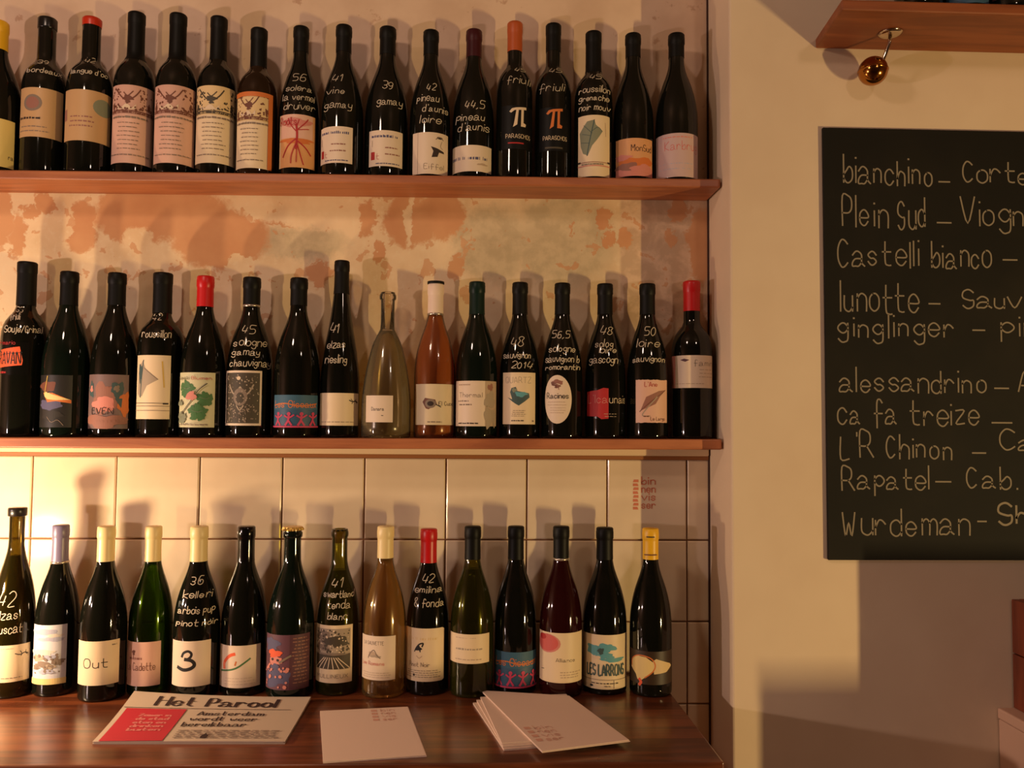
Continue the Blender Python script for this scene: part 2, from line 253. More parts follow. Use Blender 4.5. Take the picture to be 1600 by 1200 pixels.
GROUT = painted_wall('brown_grout', (150, 104, 64), (128, 84, 50))
PILLAR = painted_wall('painted_wall', (222, 200, 172), (214, 190, 162))
SHELF = wood_material('varnished_shelf_wood', (150, 86, 54), (182, 112, 70), .45)
COUNTER = wood_material('dark_polished_counter', (84, 42, 24), (132, 70, 38), .3, coat=.5)
DARKWOOD = wood_material('dark_wood', (90, 40, 20), (124, 58, 32), .5, 'Z')
CRATE = wood_material('red_brown_wood', (104, 46, 26), (134, 64, 38), .55, 'Z')
GLASS = {'dark': glass_dark('dark_wine_glass', (14, 15, 10)), 'brown': glass_dark('dark_brown_glass', (34, 20, 8)),
         'darkgreen': glass_dark('dark_green_glass', (12, 20, 14)), 'wine': glass_dark('red_wine_glass', (38, 8, 8)),
         'bronze': glass_clear('bronze_glass', (.30, .24, .06), .25, (.05, .04, .008)), 'olive': glass_clear('olive_glass', (.5, .48, .14), .12, (.10, .10, .015)),
         'green': glass_clear('green_glass', (.45, .62, .08), .08, (.04, .07, .006)),
         'amber': glass_clear('clear_glass_amber', (.86, .78, .60), .05, (.3, .2, .08)),
         'rose': glass_clear('clear_glass_rose', (.92, .80, .68), .04, (.5, .3, .15)),
         'clear': glass_clear('clear_glass', (.96, .93, .86), .03, (.4, .36, .25))}
WINE = {'bronze': glass_clear('wine_in_bronze_glass', (.4, .3, .08), .45, (.05, .04, .008), .2), 'olive': glass_clear('white_wine_in_olive_glass', (.5, .46, .15), .35, (.09, .09, .015), .2),
        'green': glass_clear('white_wine_in_green_glass', (.5, .66, .10), .2, (.06, .10, .01), .2),
        'amber': glass_clear('amber_wine', (.84, .62, .34), .45, (.66, .40, .17), .2),
        'rose': glass_clear('orange_pink_wine', (.85, .36, .12), .78, (.74, .25, .06), .2),
        'clear': glass_clear('pale_cloudy_wine', (.84, .74, .50), .35, (.46, .36, .19), .2)}
CAPS = {'black': ((9, 8, 5), .5), 'gloss': ((10, 8, 8), .12), 'blackcap': ((22, 18, 14), .3), 'maroon': ((62, 22, 26), .4), 'orange': ((176, 80, 30), .45), 'red': ((196, 18, 20), .36),
        'white': ((232, 208, 186), .5), 'cream': ((236, 212, 150), .4), 'lilac': ((118, 108, 134), .32), 'yellow': ((232, 178, 30), .4), 'darkgreen': ((14, 34, 26), .4),
        'wax': ((22, 20, 18), .25), 'redwax': ((190, 44, 12), .35), 'crown': ((214, 176, 96), .3)}
def capmat(k): return pmat('capsule_' + k, CAPS[k][0], CAPS[k][1], .6 if k == 'crown' else 0, .2 if k in ('black', 'maroon', 'darkgreen') else .5)
# ---------------------------------------------------------------- mesh helpers
def link(name, me, mat, parent=None):
    o = bpy.data.objects.new(name, me); C.objects.link(o)
    for m in (mat if isinstance(mat, (list, tuple)) else [mat]):
        if m.name not in [x.name for x in me.materials]: me.materials.append(m)
    if parent is not None: o.parent = parent
    return o
def mesh(name, v, f, smooth=False, mi=None):
    me = bpy.data.meshes.new(name); me.from_pydata(v, [], f)
    if mi: me.polygons.foreach_set('material_index', mi)
    if smooth: me.polygons.foreach_set('use_smooth', [True] * len(me.polygons))
    me.validate(); me.update(); return me
def empty(name, loc, label, cat, group=None):
    o = bpy.data.objects.new(name, None); C.objects.link(o); o.location = loc; o.empty_display_size = .03
    tag(o, label, cat, group); return o
def tag(o, label=None, cat=None, group=None, kind=None):
    if label: o['label'] = label
    if cat: o['category'] = cat
    if group: o['group'] = group
    if kind: o['kind'] = kind
    return o
def hexa(p, bev=0.0, seg=1):
    """p: 8 corners, bottom 4 then top 4, counter-clockwise"""
    bm = bmesh.new(); vs = [bm.verts.new(q) for q in p]
    for f in ((3, 2, 1, 0), (4, 5, 6, 7), (0, 1, 5, 4), (1, 2, 6, 5), (2, 3, 7, 6), (3, 0, 4, 7)): bm.faces.new([vs[i] for i in f])
    if bev: bmesh.ops.bevel(bm, geom=bm.edges[:], offset=bev, segments=seg, affect='EDGES', profile=.5)
    me = bpy.data.meshes.new('hexa'); bm.to_mesh(me); bm.free(); return me
def box(x0, y0, z0, x1, y1, z1, bev=0.0, seg=1):
    return hexa([(x0, y0, z0), (x1, y0, z0), (x1, y1, z0), (x0, y1, z0), (x0, y0, z1), (x1, y0, z1), (x1, y1, z1), (x0, y1, z1)], bev, seg)
def lathe(name, prof, n=48, cx=0, cy=0):
    v = []; f = []; rows = []
    for r, z in prof:
        if r < 1e-6: rows.append([len(v)]); v.append((cx, cy, z))
        else:
            rows.append(list(range(len(v), len(v) + n)))
            v += [(cx + r * math.cos(2 * math.pi * i / n), cy + r * math.sin(2 * math.pi * i / n), z) for i in range(n)]
    for a, b in zip(rows, rows[1:]):
        for i in range(n):
            j = (i + 1) % n
            if len(a) == 1 and len(b) > 1: f.append((a[0], b[j], b[i]))
            elif len(b) == 1 and len(a) > 1: f.append((a[i], a[j], b[0]))
            elif len(a) > 1: f.append((a[i], a[j], b[j], b[i]))
    return mesh(name, v, f, True)
def tube(name, pts, r, n=12, caps=True):
    v = []; f = []; pts = [Vector(p) for p in pts]
    for i, p in enumerate(pts):
        t = (pts[min(i + 1, len(pts) - 1)] - pts[max(i - 1, 0)]).normalized()
        a = t.orthogonal().normalized() if i == 0 else (a - a.dot(t) * t).normalized(); b2 = t.cross(a)
        v += [tuple(p + r * (math.cos(2 * math.pi * k / n) * a + math.sin(2 * math.pi * k / n) * b2)) for k in range(n)]
    for i in range(len(pts) - 1):
        for k in range(n):
            k2 = (k + 1) % n; f.append((i * n + k, i * n + k2, (i + 1) * n + k2, (i + 1) * n + k))
    if caps: f += [tuple(reversed(range(n))), tuple(range((len(pts) - 1) * n, len(pts) * n))]
    return mesh(name, v, f, True)
# ---------------------------------------------------------------- handwriting: a small stroke alphabet
# points are two digits, x then y; baseline y=2, small letters reach 6, tall ones 9
F = {'a': '05 16 26 35 33 42/34 14 03 02 12 22 33', 'b': '09 02/04 15 26 35 33 22 12 03', 'c': '35 26 16 05 03 12 22 33', 'd': '35 26 16 05 03 12 22 33/39 32',
 'e': '04 34 35 26 16 05 03 12 22 33', 'f': '38 29 18 12 11/05 35', 'g': '35 26 16 05 04 13 23 34/36 31 20 10 01', 'h': '09 02/04 16 26 35 32', 'i': '06 02/08 08',
 'j': '16 11 00/18 18', 'k': '09 02/36 04 32', 'l': '09 02', 'm': '06 02/05 16 25 22/25 36 45 42', 'n': '06 02/05 16 26 35 32', 'o': '16 05 03 12 22 33 35 26 16',
 'p': '06 00/05 16 26 35 34 23 13 04', 'q': '35 26 16 05 04 13 23 34/36 30', 'r': '06 02/04 16 26 35', 's': '35 26 16 05 14 24 33 22 12 03', 't': '19 13 22 32/06 36',
 'u': '06 03 12 22 33/36 32', 'v': '06 22 46', 'w': '06 12 25 32 46', 'x': '06 32/36 02', 'y': '06 04 13 23 34/36 31 20 00', 'z': '06 36 02 32',
 'A': '02 29 42/14 34', 'B': '02 09 29 37 26 06/26 35 33 22 02', 'C': '38 29 19 07 04 12 22 33', 'D': '02 09 29 47 44 22 02', 'E': '39 09 02 32/06 26', 'F': '39 09 02/06 26',
 'G': '38 29 19 07 04 12 22 33 35 25', 'H': '09 02/49 42/06 46', 'I': '09 02', 'K': '09 02/49 05 42', 'L': '09 02 32', 'M': '02 09 25 49 42', 'N': '02 09 42 49',
 'O': '19 07 04 12 32 44 47 39 19', 'P': '02 09 29 38 36 25 05', 'Q': '19 07 04 12 32 44 47 39 19/24 42', 'R': '02 09 29 38 36 25 05/25 42', 'S': '38 29 19 08 06 25 35 33 22 12 03',
 'T': '09 49/29 22', 'U': '09 04 12 32 44 49', 'V': '09 22 49', 'W': '09 12 26 32 49', 'X': '09 42/49 02', 'Y': '09 25 49/25 22', 'Z': '09 49 02 42',
 '0': '19 07 04 12 22 34 37 29 19', '1': '07 19 12', '2': '08 19 29 38 36 02 32', '3': '09 29 38 36 25 15/25 34 33 22 12 03', '4': '19 04 34/37 22', '5': '39 09 06 26 35 33 22 02',
 '6': '39 19 06 03 12 22 33 35 26 05', '7': '09 39 12', '8': '16 08 19 29 38 26 34 33 22 12 03 04 16', '9': '38 29 19 08 06 15 25 36 38 34 22 12',
 '-': '04 34', "'": '19 18', ',': '12 01', '.': '12 12', '/': '02 39', '&': '32 07 19 28 04 12 22 34', '+': '04 34/16 12'}
def glyph(ch):
    st = [[(int(q[0]), int(q[1]) - 2) for q in s.split()] for s in F[ch].split('/')]
    return st, max(p[0] for s in st for p in s)
def smooth(pts, k=4):
    if len(pts) < 3: return pts
    out = []; P = [pts[0]] + list(pts) + [pts[-1]]
    for i in range(1, len(P) - 2):
        for j in range(k):
            t = j / k; a, b, c, d = P[i - 1], P[i], P[i + 1], P[i + 2]
            out.append(tuple(.5 * ((2 * b[q]) + (-a[q] + c[q]) * t + (2 * a[q] - 5 * b[q] + 4 * c[q] - d[q]) * t * t + (-a[q] + 3 * b[q] - 3 * c[q] + d[q]) * t ** 3) for q in (0, 1)))
    out.append(pts[-1]); return out
def strokes(text, x0, x1, y, h, rnd=None, slant=0.0, sm=True):
    """polylines in metres; the text spans x0..x1, tall letters reach y+h"""
    pen = 0; raw = []
    for ch in text:
        if ch == ' ': pen += 3.0; continue
        st, wd = glyph(ch)
        jx, jy, js = (0, 0, 1) if rnd is None else (rnd.uniform(-.25, .25), rnd.uniform(-.45, .45), rnd.uniform(.88, 1.14))
        for s in st: raw.append([(pen + jx + (p[0] + slant * p[1]) * js, p[1] * js + jy) for p in s])
        pen += wd + 1.5
    pen = max(pen - 1.5, 1); sx = (x1 - x0) / pen; sy = h / 7.0
    return [[(x0 + p[0] * sx, y + p[1] * sy) for p in (smooth(s) if sm else s)] for s in raw]
class Ink:
    """flat 2-D shapes gathered by ink and laid on a curved or flat surface through wrap(x, y, layer)"""
    def __init__(s, step=None): s.v = []; s.f = []; s.mi = []; s.mats = []; s.step = step; s.layer = 0
    def mat(s, m):
        if m not in s.mats: s.mats.append(m)
        return s.mats.index(m)
    def add(s, vs, fs, m, lay=None):
        if lay is None: s.layer += 1; lay = s.layer
        b = len(s.v); s.v += [(q[0], q[1], lay) for q in vs]; s.f += [tuple(i + b for i in t) for t in fs]; s.mi += [s.mat(m)] * len(fs)
    def ribbon(s, pts, wd, m, lay, nib=None):
        if s.step:
            q_ = [pts[0]]
            for a, b in zip(pts, pts[1:]):
                n_ = max(1, math.ceil(math.hypot(b[0] - a[0], b[1] - a[1]) / s.step)); q_ += [(a[0] + (b[0] - a[0]) * i / n_, a[1] + (b[1] - a[1]) * i / n_) for i in range(1, n_ + 1)]
            pts = q_
        if len(pts) < 2 or (abs(pts[0][0] - pts[-1][0]) + abs(pts[0][1] - pts[-1][1]) < 1e-6 and len(pts) < 3):
            x, y = pts[0]; q = wd * .6; s.add([(x - q, y - q), (x + q, y - q), (x + q, y + q), (x - q, y + q)], [(0, 1, 2, 3)], m, lay); return
        L = []; n = len(pts)
        for i in range(n):
            a, b = pts[max(i - 1, 0)], pts[min(i + 1, n - 1)]
            dx, dy = b[0] - a[0], b[1] - a[1]; l = math.hypot(dx, dy) or 1e-9; dx /= l; dy /= l
            q = wd / 2 if nib is None else nib[0] / 2 + (nib[1] - nib[0]) / 2 * abs(dy * math.cos(nib[2]) - dx * math.sin(nib[2]))
            e = q * .7 if i in (0, n - 1) else 0; e = -e if i == 0 else e
            x, y = pts[i][0] + dx * e, pts[i][1] + dy * e
            L += [(x - dy * q, y + dx * q), (x + dy * q, y - dx * q)]
        s.add(L, [(2 * i, 2 * i + 1, 2 * i + 3, 2 * i + 2) for i in range(n - 1)], m, lay)
    def text(s, t, x0, x1, y, h, wd, m, rnd=None, nib=None, slant=0.0, sm=True):
        s.layer += 1
        for p in strokes(t, x0, x1, y, h, rnd, slant, sm): s.ribbon(p, wd, m, s.layer, nib)
    def poly(s, pts, m, lay=None):
        """filled outline, cut into narrow upright strips so it can bend"""
        if s.step is None: s.add(pts, [tuple(range(len(pts)))], m, lay); return
        bm = bmesh.new(); vs = [bm.verts.new((p[0], p[1], 0)) for p in pts]; bm.faces.new(vs)
        bmesh.ops.triangulate(bm, faces=bm.faces[:])
        a = min(p[0] for p in pts); b = max(p[0] for p in pts); x = (math.floor(a / s.step) + 1) * s.step
        while x < b:
            bmesh.ops.bisect_plane(bm, geom=bm.verts[:] + bm.edges[:] + bm.faces[:], plane_co=(x, 0, 0), plane_no=(1, 0, 0), dist=1e-7); x += s.step
        bm.verts.index_update()
        s.add([(v.co.x, v.co.y) for v in bm.verts], [tuple(v.index for v in f.verts) for f in bm.faces], m, lay); bm.free()
    def build(s, name, wrap, parent):
        if not s.f: return None
        me = mesh(name, [wrap(*q) for q in s.v], s.f, False, s.mi)
        return link(name, me, s.mats, parent)
# ---------------------------------------------------------------- the setting
RC = .4744; DR = .1451; XL, YF, ZC = -2.6, -4.2, 2.85
ZT = H0 - .0692; Z1 = H0 - .2313; T = .162; XJ = -.8683
def struct(name, me, mat, parent=None):
    o = link(name, me, mat, parent)
    if parent is None: o['kind'] = 'structure'
    return o
wall = mesh('wall_back', [(XL, 0, ZT), (RC, 0, ZT), (RC, 0, ZC), (XL, 0, ZC), (XL, .006, 0), (RC, .006, 0), (RC, .006, ZT), (XL, .006, ZT), (XL, .12, 0), (RC, .12, 0), (RC, .12, ZC), (XL, .12, ZC)],
            [(0, 1, 2, 3), (4, 5, 6, 7), (7, 6, 1, 0), (9, 8, 11, 10), (4, 8, 9, 5), (3, 2, 10, 11), (0, 3, 11, 8, 4, 7), (5, 9, 10, 2, 1, 6)], False, [0, 1, 1, 0, 0, 0, 0, 0])
wall_back = struct('wall_back', wall, [PL, GROUT])
def tile_mesh(w_, h_):
    g = .0016; b = .0022
    o = [(g, g), (w_ - g, g), (w_ - g, h_ - g), (g, h_ - g)]; i = [(g + b, g + b), (w_ - g - b, g + b), (w_ - g - b, h_ - g - b), (g + b, h_ - g - b)]
    v = [(x, .006, z) for x, z in o] + [(x, .0015, z) for x, z in o] + [(x, 0, z) for x, z in i]
    f = [(k, (k + 1) % 4, 4 + (k + 1) % 4, 4 + k) for k in range(4)] + [(4 + k, 4 + (k + 1) % 4, 8 + (k + 1) % 4, 8 + k) for k in range(4)] + [(8, 9, 10, 11)]
    return mesh('tile', v, f)
tm = tile_mesh(T, T); tm.materials.append(TILE); tl = tile_mesh(RC - (XJ + 8 * T), T); tl.materials.append(TILE)
stamp_tile = None
for row in range(5):
    for k in range(-6, 9):
        o = bpy.data.objects.new('tile', tl if k == 8 else tm); C.objects.link(o); o.parent = wall_back
        o.location = (XJ + k * T, random.uniform(-.0006, .0004), Z1 - row * T); o.rotation_euler = (random.uniform(-.002, .002), 0, random.uniform(-.003, .003))
        if row == 0 and k == 7: stamp_tile = o
# red stamp printed on one tile: a little house row and four short syllables
stamp = Ink(); RED = pmat('red_stamp_ink', (204, 118, 86), .7)
sx0, sz0 = .3345 - (XJ + 7 * T), 1.2940 - Z1
for i, t in enumerate(('bin', 'nen', 'vis', 'ser')): stamp.text(t, sx0 + .001, sx0 + .0285, sz0 - .0135 - i * .0160, .0150, .0022, RED, sm=False)
for i in range(8):
    z = sz0 - .0040 - i * .0078; stamp.add([(sx0 - .0165, z - .0055), (sx0 - .0055, z - .0055), (sx0 - .0055 - .002 * (i % 2), z), (sx0 - .0165 + .002 * ((i + 1) % 2), z)], [(0, 1, 2, 3)], RED, 1)
stamp.build('printed_stamp', lambda x, y, l: (x, -.0004, y), stamp_tile)
right = [(RC, .12, 0), (RC, -DR, 0), (2.4, -DR, 0), (2.4, .12, 0), (RC, .12, ZC), (RC, -DR, ZC), (2.4, -DR, ZC), (2.4, .12, ZC)]
struct('wall_right', hexa(right, .004, 2), PILLAR)
struct('trim_1', box(XL, -.004, ZT - .001, RC - .003, .003, ZT + .007, .001), pmat('brown_tile_trim', (150, 96, 52), .5))
struct('trim_2', box(RC - .0035, -.003, 0.0, RC - .0002, .004, ZC, .0008), pmat('dark_corner_joint', (58, 26, 14), .7))
struct('trim_3', box(XL, -.009, ZT + .007, RC - .0035, .003, H0 - .047, .002), pmat('cream_plaster_ledge', (226, 198, 156), .6))
struct('floor', box(XL, YF, -.08, 2.4, .12, 0), wood_material('floor_boards', (54, 34, 22), (76, 48, 30), .5))
struct('ceiling', box(XL, YF, ZC, 2.4, .12, ZC + .08), painted_wall('ceiling_paint', (110, 88, 70), (100, 80, 64)))
struct('wall_left', box(XL - .1, YF, 0, XL, .12, ZC), painted_wall('left_wall_paint', (120, 92, 72), (108, 82, 62)))
struct('wall_front', box(XL, YF - .1, 0, 2.4, YF, ZC), painted_wall('front_wall_paint', (70, 48, 36), (60, 42, 32)))
struct('wall_far_right', box(2.4, YF, 0, 2.5, .12, ZC), painted_wall('far_right_wall_paint', (120, 92, 72), (108, 82, 62)))
# ---------------------------------------------------------------- shelves and counter
def tilt_shelf(x0, x1, z_at, th, depth, bev=.003):
    a, b = z_at(x0), z_at(x1)
    return hexa([(x0, -depth, a - th), (x1, -depth, b - th), (x1, -.0005, b - th), (x0, -.0005, a - th), (x0, -depth, a), (x1, -depth, b), (x1, -.0005, b), (x0, -.0005, a)], bev, 3)
ztop = lambda x: H0 + .4779 + (x - .44) * .00657
zmid = lambda x: H0 - .0262 + (x - .44) * .00427
tag(link('wall_shelf', tilt_shelf(-2.2, RC - .004, ztop, .0175, .098), SHELF), 'long orange-brown wooden shelf holding the top row of bottles', 'shelf')
tag(link('wall_shelf', tilt_shelf(-2.2, RC - .004, zmid, .0200, .100), SHELF), 'long orange-brown wooden shelf holding the middle row, just above the tiles', 'shelf')
ct = empty('counter', (0, 0, 0), 'dark polished wooden counter under the lowest row of bottles and the newspaper', 'counter')
link('worktop', hexa([(-2.2, -.420, .8745), (.374, -.432, .8745), (.365, -.003, .8745), (-2.2, -.003, .8745), (-2.2, -.420, .9045), (.374, -.432, .9045), (.365, -.003, .9045), (-2.2, -.003, .9045)], .003, 3), COUNTER, ct)
link('cabinet_body', box(-2.18, -.385, .08, .355, -.01, .8745, .002), DARKWOOD, ct); link('plinth', box(-2.15, -.36, 0, .34, -.02, .08), DARKWOOD, ct)
for i in range(5):
    x = -2.17 + i * .5045
    d = link('door', box(x, -.405, .10, x + .498, -.385, .860, .004, 2), COUNTER, ct)
    link('knob', lathe('knob', [(0, 0), (.006, 0), (.006, .012), (.013, .018), (.013, .024), (0, .028)], 16), pmat('brass_knob', (170, 120, 60), .3, 1), d)
    k = d.children[0]; k.location = (x + (.46 if i % 2 == 0 else .04), -.405, .62); k.rotation_euler = (math.pi / 2, 0, 0)
# ---------------------------------------------------------------- bottles
def profile(kind, h, R):
    """radius against distance from the top, as fractions"""
    if kind == 'burg': p = [(0, .360), (.19, .365), (.235, .41), (.29, .53), (.34, .665), (.40, .80), (.46, .90), (.52, .965), (.58, .993), (.63, 1)]
    elif kind == 'bord': p = [(0, .40), (.26, .41), (.283, .46), (.30, .56), (.32, .69), (.34, .80), (.365, .89), (.40, .96), (.43, .99), (.46, 1)]
    elif kind == 'alsa': p = [(0, .36), (.15, .375), (.25, .46), (.37, .61), (.48, .785), (.56, .89), (.63, .965), (.70, 1)]
    else: p = [(0, .285), (.255, .29), (.285, .37), (.36, .58), (.48, .77), (.60, .90), (.70, .97), (.78, 1)]
    return p
def radius_fn(kind, h, R):
    p = profile(kind, h, R); P = [p[0]] + p + [(1.0, 1.0)]
    def f(z):
        t = min(max(1 - z / h, 0), 1)
        for (a, ra), (b, rb) in zip(p, p[1:] + [(1.01, 1.0)]):
            if a <= t <= b:
                q = (t - a) / (b - a); i = p.index((a, ra))
                r0 = p[i - 1] if i else (a - .1, ra); r3 = (p + [(1.01, 1.0), (1.02, 1.0)])[i + 2]
                m1 = (rb - r0[1]) / (b - r0[0]) * (b - a); m2 = (r3[1] - ra) / (r3[0] - a) * (b - a)
                return R * min(1.0, ((2 * q ** 3 - 3 * q * q + 1) * ra + (q ** 3 - 2 * q * q + q) * m1 + (-2 * q ** 3 + 3 * q * q) * rb + (q ** 3 - q * q) * m2))
        return R
    return f
INKS = {'K': (46, 30, 22), 'W': (224, 200, 168), 'R': (176, 34, 34), 'G': (130, 112, 96), 'g': (128, 132, 108), 'r': (206, 92, 84), 'a': (216, 156, 96), 'D': (24, 20, 16), 'O': (206, 112, 48), 'B': (52, 84, 112), 'T': (92, 158, 166),
        'Y': (214, 176, 74), 'P': (208, 130, 116), 'M': (196, 60, 96), 'V': (84, 80, 110), 'L': (186, 160, 134), 'N': (110, 62, 44), 'E': (68, 112, 62), 'S': (206, 196, 184), 'w': (196, 186, 168), 'o': (232, 92, 48), 'p': (206, 160, 140),
        'q': (150, 100, 84), 'u': (54, 96, 120), 'm': (86, 46, 56), 'k': (70, 60, 44), 'd': (34, 28, 22), 'c': (222, 192, 140), 'v': (168, 168, 184), 'y': (226, 198, 130), 't': (62, 84, 84), 's': (168, 150, 128)}
def ink(c): return pmat('ink_%s%d' % (c, ord(c)), INKS[c], .6)
PAPERS = {'white': (226, 204, 178), 'cream': (230, 206, 168), 'tan': (196, 156, 108), 'pink': (222, 176, 152), 'yellow': (226, 200, 120), 'black': (11, 10, 8), 'dark': (30, 26, 22), 'blue': (50, 84, 112), 'mauve': (120, 96, 92), 'green': (74, 70, 48),
          'orange': (214, 156, 104), 'lilac': (196, 166, 162), 'purple': (100, 62, 74), 'oliveleaf': (206, 200, 160), 'clearblack': (15, 15, 12), 'brown': (52, 34, 18), 'sky': (206, 204, 208), 'silver': (216, 196, 160)}
VIN = lambda c, d: [('r', 0, .62, 1, 1, c), ('dots', .04, .70, .30, .96, 22, .022, d), ('dots', .66, .70, .97, .96, 22, .022, d), ('b', .42, .83, .10, .035, d), ('l', [(.14, .96), (.30, .84), (.42, .80), (.56, .86), (.66, .95)], .025, d), ('l', [(.34, .90), (.42, .86), (.52, .92)], .02, d), ('b', .42, .78, .05, .02, d), ('p', [(.20, .74), (.28, .70), (.38, .755), (.44, .745), (.50, .70), (.58, .76), (.58, .70), (.50, .685), (.20, .69)], 'W'),
    ('r', .04, .635, .96, .675, d), ('dots', .05, .67, .95, .72, 26, .02, d), ('b', .84, .74, .03, .05, d), ('b', .1, .72, .03, .04, d), ('t', 'Les Terres', .1, .9, .637, .036, .5, c), ('s', .03, .97, .575, 1, .05, .024, 'G'), ('s', .2, .72, .51, 7, .055, .010, 'G'), ('s', .05, .95, .10, 1, .05, .012, 'G')]
DANCE = [('r', 0, .55, 1, 1, 'u'), ('t', 'Les Oiseaux', .06, .94, .62, .2, 1.4, 'O'), ('l', [(.04, .68), (.3, .74), (.6, .66), (.95, .74)], .02, 'O')] + \
    [o for i in range(4) for o in (('e', .16 + .23 * i, .42, .035, .055, 'M'), ('l', [(.16 + .23 * i, .38), (.15 + .23 * i, .22), (.10 + .23 * i, .08)], .04, 'M'), ('l', [(.15 + .23 * i, .22), (.21 + .23 * i, .08)], .035, 'M'), ('l', [(.08 + .23 * i, .36), (.16 + .23 * i, .30), (.25 + .23 * i, .38)], .03, 'M'))] + [('r', 0, 0, 1, .05, 'M')]
LIZ = [('l', [(.72, .78), (.80, .74), (.88, .76), (.95, .72)], .022, 'K'), ('l', [(.76, .82), (.80, .74), (.78, .68)], .014, 'K'), ('l', [(.89, .82), (.88, .75), (.92, .70)], .014, 'K'), ('s', .04, .98, .10, 1, .1, .02, 'G')]
def vine(x, y, s, c): return [('b', x + dx * s, y + dy * s, .085 * s, .062 * s, c) for dx, dy in ((0, 0), (-.11, .03), (.11, .02), (-.06, -.07), (.07, -.07), (0, .07))] + [('l', [(x - .12 * s, y + .03 * s), (x, y), (x + .1 * s, y + .02 * s)], .008, 'g')]
